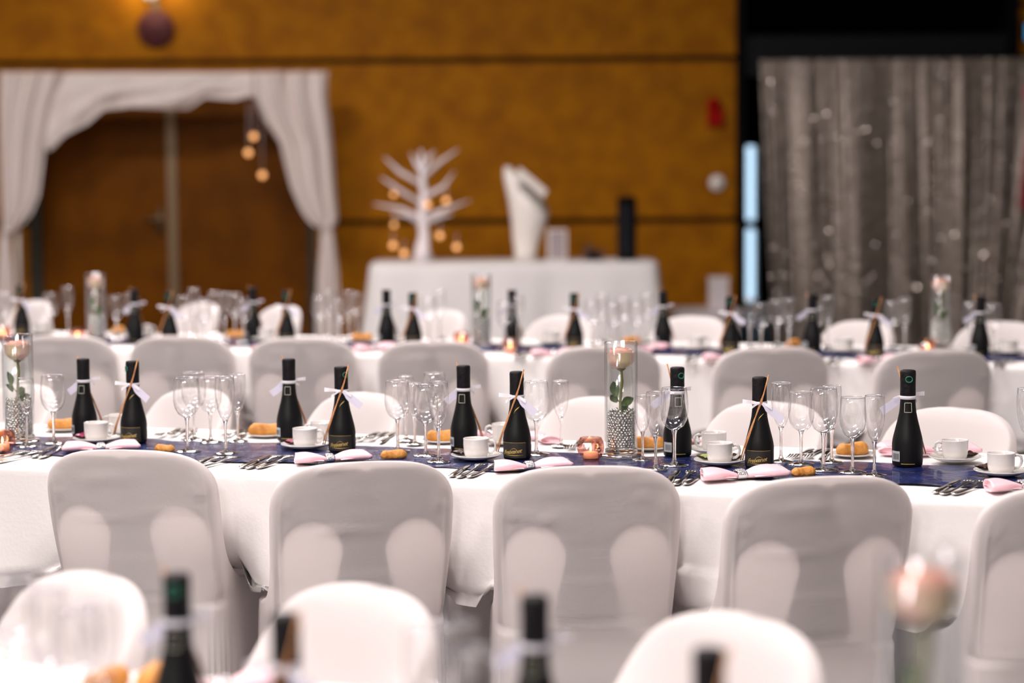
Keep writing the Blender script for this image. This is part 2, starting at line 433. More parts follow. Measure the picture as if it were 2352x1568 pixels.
def in_hole(x, z):                                 # opening of the plastic back, x > 0 half
    if z > .69 or z < .472: return False
    xin = .044 + .024*sm(.66, .49, z) if z > .487 else -.01
    xo = min(.176, half_w(z)-.018); cxm = (xin+xo)/2; hw = (xo-xin)/2
    if z > .615: return ((x-cxm)/hw)**2 + ((z-.615)/.075)**2 < 1
    return xin < x < xo
def in_shell(x, z):
    return -1e-6 <= x < half_w(z)-.009 and .468 < z < TOP-.012
def cover_mesh(seed, tent=False):
    r = random.Random(seed)
    creases = []
    for _ in range(5):
        x0 = r.uniform(-.18, .12); z0 = r.uniform(.66, .80); ln = r.uniform(.06, .2); sl = r.uniform(-.25, .25)
        creases.append((x0, z0, ln, sl, r.uniform(.0016, .0032)))
    for sgn in (-1, 1):
        for k in range(3): creases.append((sgn*.19 - (0 if sgn < 0 else .05), .70+.018*k+r.uniform(-.004,.004), .05, r.uniform(-.3, .3), .0026))
    zs = [0.01, .08, .16, .24, .32, .38, .42] + [.44 + (.70-.44)*i/26 for i in range(27)]
    zs += [.70 + (TOP-.70)*math.sin(i/14*math.pi/2) for i in range(1, 15)]
    nr, nf = 72, 34                                # points over the rear and over the front of each loop
    rings = []
    for z in zs:
        w = wid(z, tent)
        pts = []
        for j in range(nr+nf):
            if j < nr: a = math.pi + math.pi*j/nr
            else: a = math.pi*(j-nr)/nf
            p = 5.0 if z > SEAT else 7.0
            cx_, sx_ = math.cos(a), math.sin(a)
            x = w*math.copysign(abs(cx_)**(2/p), cx_) if w > 0 else 0
            dd = depth(z, tent, abs(x)/w if (w > 0 and sx_ > 0) else 0)
            D = dd*(.5+.5*math.copysign(abs(sx_)**(2/p), sx_))
            y0 = rear_y(x, z)
            if D > .12: y0 = y0 - .75*x*x*sm(.40, .55, z)*sm(.12, .3, D)
            y = y0 + D
            if sx_ < 0:                            # rear face: creases, side seams, shallow dips over the openings
                d = 0
                for (cx0, cz0, ln, sl, am) in creases:
                    t = (x-cx0)/ln
                    if 0 < t < 1:
                        dz = z-(cz0+sl*(x-cx0)+.010*math.sin(3*t)); d += am*math.sin(math.pi*t)*math.exp(-(dz/.0065)**2)
                ax = abs(x)
                d += .0022*math.exp(-((ax-.90*w)/.0045)**2)*sm(.775, .70, z)
                if in_hole(ax, z): d -= .0014
                y -= d
            if z < SEAT:                           # hanging skirt folds
                fold = .005*sm(.44, .1, z)*math.sin(j*.62+seed) + .003*sm(.44, .2, z)*math.sin(j*1.37+seed*2)
                n = Vector((x, y-.2, 0)); n.normalize(); x += n.x*fold; y += n.y*fold
            pts.append((x, y, z))
        rings.append(pts)
    return MB().rings(rings, False, True).mesh('cover', M['cover'])
def shell_mesh():
    mb = MB(); n = 72
    for s in (-1, 1):
        cxc, czc = .108, .57
        inner, outer = [], []
        for j in range(n):
            a = 2*math.pi*j/n; dx, dz = math.cos(a), math.sin(a)
            def march(fn):
                t = .002
                while t < .5 and fn(cxc+dx*t, czc+dz*t): t += .001
                return t
            ti = march(lambda x, z: in_hole(max(x, 0), z) and x > 0); to = march(in_shell); to = max(to, ti+.0005)
            def pt(t, off=0):
                x, z = max(cxc+dx*t, 0), czc+dz*t
                w_ = max(half_w(z), x+1e-4); dp_ = .038+.385*math.exp(-max(z-.452, 0)/.055); rnd_ = dp_/2*(1-(1-(x/w_)**5)**.2)      # follow the rounded edge of the cover
                return (s*x, rear_y(x, z)+rnd_+.0045+off, z)
            inner.append((pt(ti), pt(ti, .006))); outer.append((pt(to), pt(to, .006)))
        rs = [[p[0] for p in inner], [p[0] for p in outer], [p[1] for p in outer], [p[1] for p in inner], [p[0] for p in inner]]
        mb.rings(rs, False, False)
    return mb.mesh('back_shell', M['plastic'])
SHELL = shell_mesh()
LEGM = MB().tube([(0, 0, .42), (0, 0, .015)], [.014, .011], 8).mesh('leg', M['plastic'])
SEATM = MB().box(-.15, .15, .05, .34, .425, .44).mesh('seat', M['plastic'], False)
COVERS = [cover_mesh(s) for s in (3, 8, 21)] + [cover_mesh(s, True) for s in (4, 9, 22)]
CHAIR = []
for k, cm in enumerate(COVERS):
    t = thing('banquet_chair', 'x', 'chair')
    link('cover', cm, t); link('back_shell', SHELL, t); link('seat', SEATM, t)
    for lx, ly in ((-.14, .06), (.14, .06), (-.14, .32), (.14, .32)): link('leg', LEGM, t, (lx, ly, 0))
    CHAIR.append(t)
# wording for things on the row nearest the wall
def zone(x): return 'before the draped doorway' if x < 790 else 'before the gift table' if x < 1530 else 'before the silver curtain'
RB = ' on the table row nearest the wall, '
SUB = ((320, 'by the rose vase'), (600, 'in the dense glass cluster'), (840, 'by the drape tail'), (1130, 'by the rose vase'), (1340, 'by a lone votive'), (1530, 'in the glass cluster'),
       (1840, 'by the lit lobby window'), (2100, 'between window and vase'), (9999, 'by the rose vase'))
def zt(x): return ' ' + next(t for lim, t in SUB if x < lim) + ' ' + zone(x) + ', wall-side row'
def chair(px, py, deg, k, label, group=None, dz=0):
    rz = math.radians(deg); top = P(px, py, TOP)
    off = Matrix.Rotation(rz, 3, 'Z') @ Vector((0, -LEAN*(TOP-.42)+.019, 0))
    loc = (top.x-off.x, top.y-off.y, dz); Rt = Matrix.Rotation(rz, 3, 'Z')
    place(CHAIR[k], loc, rz, label, group); BODIES.append((Rt.inverted(), Rt, loc, k >= 3))
A = -16.6
chair(285, 1031, -9, 0, 'white covered chair with crumpled top corner, back turned, beside the vase with amber votive end')
chair(838, 1058, 12, 1, 'white covered chair turned askew with long crease across its back, at the middle table row')
chair(1352, 1068, 3, 2, 'smooth white covered chair with its back to the pink votive and rose vase')
chair(1898, 1092, 10, 0, 'white covered chair with diagonal folds across its top, back turned, beside scattered breadcrumbs')
chair(2486, 1112, 6, 1, 'white covered chair cut by the frame edge beside the end coffee cup')
GF = 'covered chairs facing the room on the far side of the middle table row'
chair(75, 884, 130, 4, 'white covered chair across the table behind the vase beside two bottles')
chair(468, 893, 130, 5, 'white covered chair behind the cluster of glasses, across from the crumpled chair')
chair(850, 903, 130, 3, 'white covered chair across the table behind the bottle with a lilac tag bow')
chair(1400, 913, 131, 4, 'white covered chair seen through the rose vase, draped in soft folds')
chair(1790, 924, 131, 5, 'white covered chair behind stacked coffee cups across the table')
chair(2210, 938, 131, 3, 'white covered chair facing the camera behind the coffee cup with brown wrappers')
GB = 'back-turned covered chairs along the table row nearest the wall'
bt = ['before the doorway rose vase', 'before the dense glass cluster', 'before the drape tail', 'before the gift table vase', 'beyond the copper votive vase', 'before the lobby window', 'before the curtain rose vase']
for i, (px, py, dg) in enumerate(((140, 769, -8), (410, 770, -6), (690, 774, -2), (992, 782, -2), (1388, 793, 2), (1776, 796, 4), (2152, 801, 5))):
    chair(px, py, dg, i % 3, 'back-turned white covered chair at the table row nearest the wall, ' + bt[i], GB)
GBF = 'room-facing covered chairs along the table row nearest the wall'
for i, (px, py, dg) in enumerate(((90, 690, 0), (470, 695, 0), (660, 702, -4), (1026, 712, 0), (1308, 724, 6), (1602, 726, 8), (1990, 737, -2), (2312, 738, 6))):
    chair(px, py, 126+dg, 3 + i % 3, 'room-facing white covered chair' + zt(px), GBF)
chair(234, 1323, 129, 3, 'white covered chair facing the camera beside blurred wine glasses in the foreground')
chair(864, 1352, 129, 4, 'white covered chair facing the camera between two foreground bottles')
chair(1728, 1420, 122, 5, 'white covered chair facing the camera beside the foreground rose')

DISCS = []; SAUCERS = []
def occupy(p, r): DISCS.append((p.x, p.y, r))
def settle(p, r):
    """nudge a standing thing towards or away from the viewer until its foot is free"""
    d = Vector((p.x, p.y, 0)).normalized()
    for k in range(71):
        off = (.003*((k+1)//2))*(1 if k % 2 else -1); q = Vector((p.x+d.x*off, p.y+d.y*off, p.z))
        if all(math.hypot(q.x-x, q.y-y) > r+rr+.001 for x, y, rr in DISCS): break
    else: q = p
    occupy(q, r); return q
for i, rw in enumerate(('fg', 'mid', 'back')): make_cloth(rw, 11+i)
# ------------------------------------------------------------------ tableware prototypes
def make_bottle():
    t = thing('sparkling_wine_bottle', 'x', 'bottle')
    prof = [(.001, 0), (.029, 0), (.0318, .003), (.0325, .012), (.0328, .048), (.0315, .058), (.030, .065), (.0257, .082), (.0212, .10), (.0182, .115), (.0167, .13), (.0158, .15), (.0150, .170), (.0150, .200), (.001, .200)]
    MB().lathe(prof, 32).build('body', M['bottle'], t)
    cap = MB().lathe([(.0162, .150), (.0165, .153), (.0163, .175), (.0167, .199), (.0160, .2035), (.013, .205), (.001, .2052)], 28).build('foil_cap', M['foil'], t)
    em = MB()
    def arcpt(a, z, r): return (r*math.sin(a), -r*math.cos(a), z)
    ring = []
    for i in range(25):
        b = 2*math.pi*i/24; ring.append(arcpt(math.cos(b)*.42, .186+.0062*math.sin(b), .0171))
    em.tube(ring, .0013, 5)
    em.build('emblem', M['emblem'], cap)
    # front label: dark paper with a thin gold line and gold script
    lab = MB().grid(lambda a, b: arcpt((a-.5)*1.9, .006+.036*b, .0331), 16, 3).build('label', M['label_black'], t)
    MB().grid(lambda a, b: arcpt((a-.5)*1.8, .041+.0006*b, .0334), 16, 1).build('rule', M['gold'], lab)
    cu = bpy.data.curves.new('script', 'FONT'); cu.body = 'Freixenet'; cu.size = .0135; cu.shear = .35; cu.align_x = 'CENTER'; cu.offset = .00018; cu.resolution_u = 3; cu.space_character = .9
    tmp = bpy.data.objects.new('script', cu); C.objects.link(tmp)
    bpy.context.view_layer.update()
    me = bpy.data.meshes.new_from_object(tmp.evaluated_get(bpy.context.evaluated_depsgraph_get()))
    bpy.data.objects.remove(tmp)
    for v in me.vertices:
        x, y = v.co.x, v.co.y; v.co = arcpt(x/.0334-.12, .016+y + .12*x, .0336)
    me.materials.clear(); me.materials.append(M['gold']); link('lettering', me, lab)
    fl = MB()
    fl.tube([arcpt(-.25+.55*s_, .022+.0065*math.sin(s_*3), .0336) for s_ in (0, .25, .5, .75, 1)], .0004, 4)
    fl.tube([arcpt(-.55+1.25*s_, .0125-.001*math.sin(s_*3.1), .0336) for s_ in (0, .25, .5, .75, 1)], [.0003, .0007, .0007, .0005, .0003], 4)
    fl.build('flourish', M['gold'], lab)
    nk = MB(); nk.tube([arcpt(-.1+.75*s_, .108+.016*s_**.6, .0196-.0025*s_) for s_ in (0, .2, .4, .6, .8, 1)], [.0004, .0009, .0010, .0009, .0006, .0003], 5)
    nk.build('neck_flourish', M['gold'], t)
    # back: square outline on the neck, small grey back label
    sq = MB(); q = [(-.42, .116), (.42, .116), (.42, .136), (-.42, .136), (-.42, .116)]
    def nr(z): return .0182+(.0165-.0182)*(z-.115)/.02 + .0006
    for (a0, z0), (a1, z1) in zip(q[:-1], q[1:]):
        sq.tube([arcpt(math.pi+a0+(a1-a0)*k/6, z0+(z1-z0)*k/6, nr(z0+(z1-z0)*k/6)) for k in range(7)], .0006, 4)
    sq.build('neck_outline', M['cream'], t)
    bl = MB().grid(lambda a, b: arcpt(math.pi-.55-.75*a, .012+.022*b, .0333), 8, 2).build('back_label', M['grey_label'], t)
    bars = MB()
    for k in range(7): bars.grid(lambda a, b, k=k: arcpt(math.pi-.62-.075*k-.035*a, .016+.013*b, .0336), 1, 1)
    bars.build('barcode', M['label_black'], bl)
    MB().grid(lambda a, b: arcpt(math.pi+.45-.9*a, .007+.0012*b, .0334), 8, 1).build('back_rule', M['gold'], t)
    # two thin sticks tied on with a ribbon and a paper tag
    MB().tube([(.0215, -.0150, .211), (.006, -.0200, .150), (-.016, -.0270, .095), (-.032, -.033, .050), (-.040, -.036, .021)], .0016, 6).build('stick', M['stick'], t)
    MB().tube([(.0105, -.0190, .168), (.003, -.0195, .150), (-.013, -.0275, .098), (-.028, -.035, .052), (-.035, -.038, .021)], .0014, 6).build('stick', M['stick'], t)
    MB().lathe([(.0170, .143), (.0177, .1435), (.0177, .150), (.0170, .1505)], 24).build('ribbon', M['ribbon'], t)
    bw = MB()
    def strip(p0, p1, w, sag):
        p0, p1 = Vector(p0), Vector(p1); d = p1-p0; n = Vector((0, .25, 1)).normalized()
        bw.grid(lambda a, b: p0+d*a+n*(w*(b-.5)*(.5+.5*a))+Vector((0, .003*math.sin(6*a), -sag*a*a)), 8, 2)
    strip((0, -.021, .147), (-.036, -.026, .156), .010, .004); strip((0, -.021, .147), (.030, -.028, .150), .009, .012)
    strip((0, -.021, .147), (-.020, -.025, .139), .007, .004)
    bw.sphere((0, -.021, .147), .0035, 8, 5)
    bw.build('bow', M['ribbon'], t)
    tg = MB(); p0 = Vector((.008, -.023, .146)); d = Vector((.046, -.010, -.034)); n = Vector((.5, .1, .75)).normalized()
    tg.grid(lambda a, b: p0+d*a+n*((b-.5)*(.004+.014*sm(0, .35, a))), 8, 2)
    tg.build('tag', M['tag'], t)
    return t
BOTTLE = make_bottle()
def bottle(p, deg, label, group=None, scale=1.0, cap=0, lean=(0, 0)):
    p = settle(p, .035)
    o = place(BOTTLE, (p.x, p.y, p.z+.004), math.radians(deg), label, group, scale)
    for ch in o.children:
        if ch.name.startswith('foil_cap'): ch.rotation_euler.z = math.radians(cap)
    o.rotation_euler.x, o.rotation_euler.y = 0, 0
    return o

def glass_proto(kind):
    if kind == 'flute':
        bowl = [(.0015, .080), (.006, .082), (.0125, .091), (.0185, .108), (.0228, .130), (.0245, .152), (.0235, .172), (.0222, .187)]
        foot_r, st = .029, .080
    else:
        bowl = [(.0015, .077), (.010, .079), (.0205, .087), (.0275, .100), (.0305, .117), (.0305, .135), (.0290, .152), (.0270, .170)]
        foot_r, st = .031, .077
    t = thing('champagne_flute' if kind == 'flute' else 'wine_glass', 'x', 'glass')
    rim = bowl[-1]
    b = MB().lathe(bowl + [(rim[0]-.0004, rim[1]+.0004), (rim[0]-.0010, rim[1])], 28).build('bowl', M['glass'], t)
    MB().lathe([(rim[0]+.0002, rim[1]-.0007), (rim[0]+.0004, rim[1]+.0001), (rim[0]-.0005, rim[1]+.0007), (rim[0]-.0011, rim[1]-.0004)], 28).build('rim', M['glass_solid'], b)
    MB().lathe([(.0001, st+.0035), (.0075, st+.0028), (.006, st-.001), (.0042, st-.008), (.0036, st-.022), (.0034, .030), (.0040, .014), (.0075, .0062), (.0001, .005)], 14).build('stem', M['glass_solid'], t)
    MB().lathe([(.0001, .0062), (.008, .0055), (.018, .0030), (foot_r, .0014), (foot_r+.0003, .0006), (foot_r, 0), (.0001, 0)], 28).build('foot', M['glass_solid'], t)
    return t
GLASS = {'w': glass_proto('wine'), 'f': glass_proto('flute')}
def glass(k, p, label, group=None, scale=1.0):
    p = settle(p, .0315*scale)
    o = place(GLASS[k], (p.x, p.y, p.z+.0045), rnd.uniform(0, 6), label, group, scale); return o

def make_vase():
    t = thing('cylinder_vase', 'x', 'vase'); h, r = .262, .0385
    MB().lathe([(r, .012), (r, h), (r-.0012, h+.001), (r-.0030, h), (r-.0030, .014)], 36).build('wall', M['vase'], t)
    MB().lathe([(.0001, 0), (r-.002, 0), (r, .002), (r, .011), (r-.003, .013), (.0001, .013)], 36).build('base', M['glass_solid'], t)
    MB().lathe([(r-.0035, .016), (r-.0035, .236), (r-.0045, .2375), (.0001, .2372)], 32).build('water', M['water'], t)
    return t
VASE = make_vase()
def make_beads():
    mb = MB(); r = random.Random(5); R = .0300
    for lay in range(16):
        z = .0185 + .0056*lay
        for rr, n in ((R-.001, 24), (R-.0085, 17)):
            for k in range(n):
                if lay > 12 and r.random() < .25*(lay-12): continue
                a = 2*math.pi*(k+.5*(lay % 2)+r.uniform(-.2, .2))/n
                mb.sphere((rr*math.cos(a), rr*math.sin(a), z+r.uniform(-.0012, .0012)), r.uniform(.0036, .0046), 7, 5)
    return mb.mesh('silver_beads', M['bead'])
BEADS = make_beads()
def make_rose():
    t = thing('rose', 'x', 'flower'); r = random.Random(2); zc = .205          # origin at vase bottom
    def petal(ang, rad, h, wd, curl, z0, mt, cup):
        mb = MB()
        def f(a, b):
            th = ang + (a-.5)*wd*(.45+.55*math.sin(min(b*1.25, 1)*1.57)); e = (2*abs(a-.5))**2
            rr = rad*(.42+.58*math.sin(min(b*2.1, 1)*1.57)) + cup*max(b-.5, 0)**1.5
            z = z0 + h*(b - .16*e*b) - curl*max(b-.75, 0)
            return (rr*math.cos(th), rr*math.sin(th), z)
        return mb.grid(f, 8, 8).build('petal', mt, t)
    for k in range(4): petal(k*1.7, .009+.002*k, .044, 2.6, .002, zc+.001, M['petal_in'], -.008)
    for k in range(5): petal(.4+k*2*math.pi/5, .021, .046, 1.9, .004, zc-.001, M['petal_in'], -.012)
    for k in range(6): petal(.1+k*2*math.pi/6, .0270, .046, 1.7, .010, zc-.003, M['petal'], -.006)
    for k in range(6): petal(.6+k*2*math.pi/6, .0305, .042, 1.5, .012, zc-.004, M['petal'] if k % 2 else M['petal_out'], .006)
    MB().sphere((0, 0, zc-.002), .011, 12, 8, (1, 1, .9)).build('calyx', M['stem'], t)
    for k in range(5):
        a = k*1.257
        MB().grid(lambda u, v, a=a: ((.008+.018*v)*math.cos(a)+(u-.5)*.010*(1-v)*-math.sin(a), (.008+.020*v)*math.sin(a)+(u-.5)*.010*(1-v)*math.cos(a), zc-.002-.003*math.sin(v*3)), 2, 5).build('sepal', M['stem'], t)
    MB().tube([(0, 0, zc-.005), (.003, .001, .17), (-.002, 0, .12), (-.003, 0, .07), (-.002, 0, .022)], .0032, 8).build('stem', M['stem'], t)
    def leaf(base, tip, wd):
        b, e = Vector(base), Vector(tip); d = e-b; s = d.cross(Vector((.2, 1, .1))).normalized(); up = s.cross(d).normalized()
        MB().grid(lambda u, v: b + d*v + s*((u-.5)*wd*math.sin(math.pi*min(v*.96+.04, 1))**.8) + up*(.006*math.sin(v*3) - .006*abs(u-.5)), 4, 8).build('leaf', M['leaf'], t)
    MB().tube([(-.002, 0, .118), (-.009, -.004, .128), (-.014, -.006, .14)], .0012, 6).build('leaf_stalk', M['stem'], t)
    leaf((-.013, -.006, .135), (-.021, -.010, .172), .022); leaf((-.010, -.004, .122), (-.027, -.008, .140), .018)
    leaf((.0, -.004, .115), (.026, -.011, .132), .022); leaf((-.004, .004, .10), (.022, .018, .112), .02)
    return t
ROSE = make_rose()
def vase_set(p, deg, where, beads_lab, rose_lab, vase_lab, hgt=1.0):
    place(VASE, (p.x, p.y, p.z), 0, vase_lab, None, hgt)
    o = link('silver_beads', BEADS, None, (p.x, p.y, p.z)); o.scale = (hgt,)*3
    tag(o, beads_lab, 'beads', None, 'stuff')
    place(ROSE, (p.x, p.y, p.z), math.radians(deg), rose_lab).scale = (1.04*hgt, 1.04*hgt, hgt); occupy(p, .052)

def make_cup():
    t = thing('coffee_cup', 'x', 'cup')
    MB().lathe([(.0001, .0), (.019, 0), (.022, .002), (.0268, .008), (.0290, .016), (.0298, .030), (.0300, .046), (.0304, .0475), (.0296, .0480), (.0284, .046), (.0278, .018), (.024, .007), (.0001, .005)], 32).build('bowl', M['china'], t)
    pts = [(.0285, 0, .040), (.036, 0, .0425), (.0435, 0, .039), (.0455, 0, .030), (.0430, 0, .020), (.0370, 0, .014), (.0285, 0, .0125)]
    MB().tube(pts, .0032, 8).build('handle', M['china'], t)
    return t
CUP = make_cup()
SAUCER = MB().lathe([(.0001, .003), (.022, .003), (.024, .0055), (.040, .0075), (.0575, .013), (.0590, .0140), (.0590, .0120), (.042, .0045), (.026, .0), (.0001, 0)], 36).mesh('saucer', M['china'])
PLATE = MB().lathe([(.0001, .002), (.032, .002), (.044, .005), (.052, .0075), (.0525, .0065), (.044, .003), (.034, 0), (.0001, 0)], 36).mesh('bread_plate', M['china'])
def cup(p, deg, lab, slab, cupg=None, sg=None):
    p0 = p.copy(); p = settle(p, .0600); SAUCERS.append((p0, p))
    place_mesh('saucer', SAUCER, p + Vector((0, 0, .004)), slab, 'saucer', sg)
    place(CUP, (p.x, p.y, p.z+.0068), math.radians(deg), lab, cupg)
def place_mesh(name, me, p, label, cat, group=None, deg=0, scale=None):
    o = link(name, me, None, p, math.radians(deg)); tag(o, label, cat, group)
    if scale: o.scale = scale
    return o
# cutlery: along local +y, handle end at the origin
def flat_bar(prof, th, lift=lambda y: 0):
    mb = MB(); rs = []
    for y, w in prof:
        z = lift(y)
        rs.append([(-w, y, z), (w, y, z), (w*.8, y, z+th), (-w*.8, y, z+th)])
    return mb.rings(rs)
def make_fork():
    t = thing('table_fork', 'x', 'fork'); lift = lambda y: .0015+.006*sm(.09, .15, y)-.004*sm(.15, .195, y)
    flat_bar([(0, .004), (.004, .0085), (.03, .0095), (.06, .006), (.09, .0035), (.125, .0035), (.138, .008), (.148, .0115), (.156, .012)], .002, lift).build('handle', M['steel'], t)
    for x in (-.0099, -.0033, .0033, .0099):
        MB().tube([(x, .154, lift(.154)+.001), (x*.98, .175, lift(.175)+.001), (x*.92, .197, lift(.197)+.0025)], [.0019, .0016, .0009], 6).build('tine', M['steel'], t)
    return t
def make_knife():
    t = thing('table_knife', 'x', 'knife')
    flat_bar([(0, .004), (.004, .008), (.04, .0088), (.09, .0065), (.105, .006)], .003, lambda y: .001).build('handle', M['steel'], t)
    flat_bar([(.105, .006), (.112, .008), (.15, .0085), (.185, .0075), (.205, .002)], .0014, lambda y: .0018).build('blade', M['steel'], t)
    return t
FORK, KNIFE = make_fork(), make_knife()
def cutlery(a, b, txt, grp, n=3, z=TZ+.003):
    """bundle from handle end pixel a towards tip pixel b"""
    pa, pb = P(*a, TZ), P(*b, TZ); d = pb-pa; d.z = 0; rz = math.atan2(-d.x, d.y); s = Vector((d.y, -d.x, 0)).normalized()
    for i in range(n):
        q = pa + s*(.020*(i-(n-1)/2)) - d.normalized()*(.010*(i % 2)); q.z = z
        if i == 0: place(KNIFE, q, rz + .10, 'steel table knife ' + txt, grp + ' knives' if grp else None)
        else: place(FORK, q, rz-.06*(i-1), 'steel table fork ' + txt, (grp + ' forks') if grp else txt + ' forks')
def make_napkin():
    t = thing('napkin', 'x', 'napkin')
    def half(s):
        mb = MB(); rs = []
        for i in range(15):
            u = i/14; w = .012 + .024*sm(0, .75, u); th = .009 + .013*math.sin(min(u*1.1, 1)*math.pi*.62); y = s*(.004+.078*u)
            ring = []
            for j in range(20):
                a = 2*math.pi*j/20; x = w*math.copysign(abs(math.cos(a))**.75, math.cos(a)); z = th*(.5+.5*math.sin(a))
                z += .0022*math.sin(3.5*a+u*2)*u*(1 if math.sin(a) > 0 else .2)
                ring.append((x, y + s*.012*u*(math.cos(a)), max(z, 0)))
            rs.append(ring)
        # hollow end: turn the last ring inwards
        last = rs[-1]; c = Vector((0, s*.07, .008))
        rs.append([tuple(Vector(p)*.86+c*.14) for p in last]); rs.append([tuple(Vector(p)*.80+Vector((0, s*.05, .008))*.20) for p in last])
        mb.rings(rs); return mb
    half(-1).build('folded_wing', M['napkin'], t); half(1).build('folded_wing', M['napkin'], t)
    for s in (-1, 1):
        MB().grid(lambda a, b: (-.030+.060*a, s*(.02+.055*b), .0045+.002*math.sin(a*9)+.003*b), 8, 6).build('inner_fold', M['napkin'], t)
    rg = MB(); rs = []
    for y in (-.010, -.009, .009, .010):
        k = .0008 if abs(y) < .0095 else 0
        rs.append([((.0155+k)*math.copysign(abs(math.cos(a))**.7, math.cos(a)), y, .0075+(.0078+k)*math.sin(a)) for a in [2*math.pi*j/20 for j in range(20)]])
    band = rg.rings(rs, False, False).build('ring', M['diamante'], t)
    st = MB()
    for yy in (-.006, -.002, .002, .006):
        for j in range(11):
            a = math.pi*j/10; st.sphere((.0165*math.cos(a)*.98, yy, .0078+.0090*math.sin(a)), .0016, 5, 3)
    st.build('stones', M['diamante'], band)
    return t
NAPKIN = make_napkin()
def napkin(p, deg, label, group=None, scale=1.0): return place(NAPKIN, (p.x, p.y, p.z+.0055), math.radians(deg), label, group, scale)
def roll_mesh(seed):
    r = random.Random(seed); mb = MB(); rs = []; ph = r.uniform(0, 6)
    for i in range(17):
        u = i/16; x = -.042+.084*u; w = .0175*max(.06, 1-(2*u-1)**4)**.5*(1+.10*math.sin(u*9+ph)); h = w*1.05
        rs.append([(x, w*math.cos(a)*(1+.05*math.sin(3*a+u*8)), .015*0+h*max(-.55, math.sin(a)) + .55*.0175 - (.004*math.exp(-((a-1.57)/.25)**2) if .2 < u < .8 else 0)) for a in [2*math.pi*j/18 for j in range(18)]])
    return mb.rings(rs).mesh('bread_roll', M['bread'])
ROLLS = [roll_mesh(s) for s in (1, 2, 3)]
def roll(p, deg, k, where, plate=True, grp=None, scale=1.0):
    z = TZ+.004; p = settle(p, .053 if plate else .030*scale)
    if plate: place_mesh('bread_plate', PLATE, Vector((p.x, p.y, z)), 'small white bread plate ' + where, 'plate', grp and grp + ' plates')
    place_mesh('bread_roll', ROLLS[k % 3], Vector((p.x, p.y, z+(.0028 if plate else 0))), 'golden crusty bread roll ' + where, 'bread', grp and grp + ' rolls', deg, (scale,)*3)
def packet(p, deg, mt, label, dz=.017):
    a, b = min(SAUCERS, key=lambda t: (t[0]-p).length); d = p-a; d.z = 0; p = b + d.normalized()*.0475; deg = math.degrees(math.atan2(d.y, d.x))+90   # lies on the rim of its saucer
    if mt.name not in PACK:
        PACK[mt.name] = MB().grid(lambda a, b: ((a-.5)*.044, (b-.5)*.030, .004+.006*math.sin(math.pi*a)*math.sin(math.pi*b)+.002*math.sin(a*20)), 8, 6)
        PACK[mt.name].grid(lambda a, b: ((.5-a)*.044, (b-.5)*.030, .003-.002*math.sin(math.pi*a)*math.sin(math.pi*b)), 8, 6)
        PACK[mt.name] = PACK[mt.name].mesh('sweet_packet', mt)
    return place_mesh('sweet_packet', PACK[mt.name], Vector((p.x, p.y, TZ+dz)), label, 'sweet', None, deg)
PACK = {}
def make_votive():
    t = thing('votive_holder', 'x', 'candle holder'); n = 9
    prof = [(.020, 0), (.029, .012), (.0325, .027), (.030, .042), (.0245, .052)]
    mb = MB(); rs = []
    for k, (r_, z) in enumerate(prof): rs.append([(r_*math.cos(2*math.pi*(j+.5*(k % 2))/n), r_*math.sin(2*math.pi*(j+.5*(k % 2))/n), z) for j in range(n)])
    vs = [p for r_ in rs for p in r_]; fs = []
    for k in range(len(rs)-1):
        for j in range(n):
            a, b, c, d = k*n+j, k*n+(j+1) % n, (k+1)*n+j, (k+1)*n+(j+1) % n
            if k % 2 == 0: fs += [(a, b, c), (b, d, c)]
            else: fs += [(a, b, d), (a, d, c)]
    fs.append(tuple(range(n))[::-1]); mb.add(vs, fs); mb.build('faceted_glass', M['votive'], t, False)
    MB().lathe([(.0001, .004), (.017, .004), (.017, .018), (.0001, .019)], 16).build('wax', M['wax'], t)
    MB().lathe([(.0004, .020), (.0026, .024), (.0022, .029), (.0004, .036)], 8).build('flame', M['flame'], t)
    return t
VOTIVE = make_votive()
def votive(p, label, group=None, scale=1.0):
    p = settle(p, .033); return place(VOTIVE, (p.x, p.y, p.z+.004), rnd.uniform(0, 6), label, group, scale)
MIRROR = MB().lathe([(.0001, 0), (.050, 0), (.052, .002), (.050, .004), (.0001, .004)], 48).mesh('mirror_plate', M['mirror'])

# ------------------------------------------------------------------ settings on the middle row
Q = lambda x, y: P(x, y, TZ)
NC = {1: 'at the crumpled chair', 2: 'at the askew chair', 3: 'at the smooth chair', 4: 'at the chair with diagonal folds', 5: 'at the end cup'}
# vases with roses
p = Q(45, 1020)
place_mesh('mirror_plate', MIRROR, Vector((p.x, p.y, TZ+.007)), 'round mirror plate under the vase beside the amber votive', 'plate')
vase_set(p+Vector((0, 0, .0115)), -20, '', 'silver beads filling the foot of the vase beside the amber votive', 'blush pink rose in the vase at the amber votive, leaves on the stem', 'tall clear cylinder vase beside the amber votive')
votive(Q(6, 1040), 'amber faceted votive cut by the frame edge beside a rose vase')
p = Q(1427, 1052)
place_mesh('mirror_plate', MIRROR, Vector((p.x, p.y, TZ+.007)), 'round mirror plate under the rose vase by the copper votive', 'plate')
vase_set(p+Vector((0, 0, .0115)), 12, '', 'silver beads filling the foot of the vase beside the copper votive', 'blush pink rose in the vase beside the copper votive', 'tall clear cylinder vase beside the copper votive')
v = votive(Q(1357, 1054), 'copper pink faceted votive beside the rose vase')
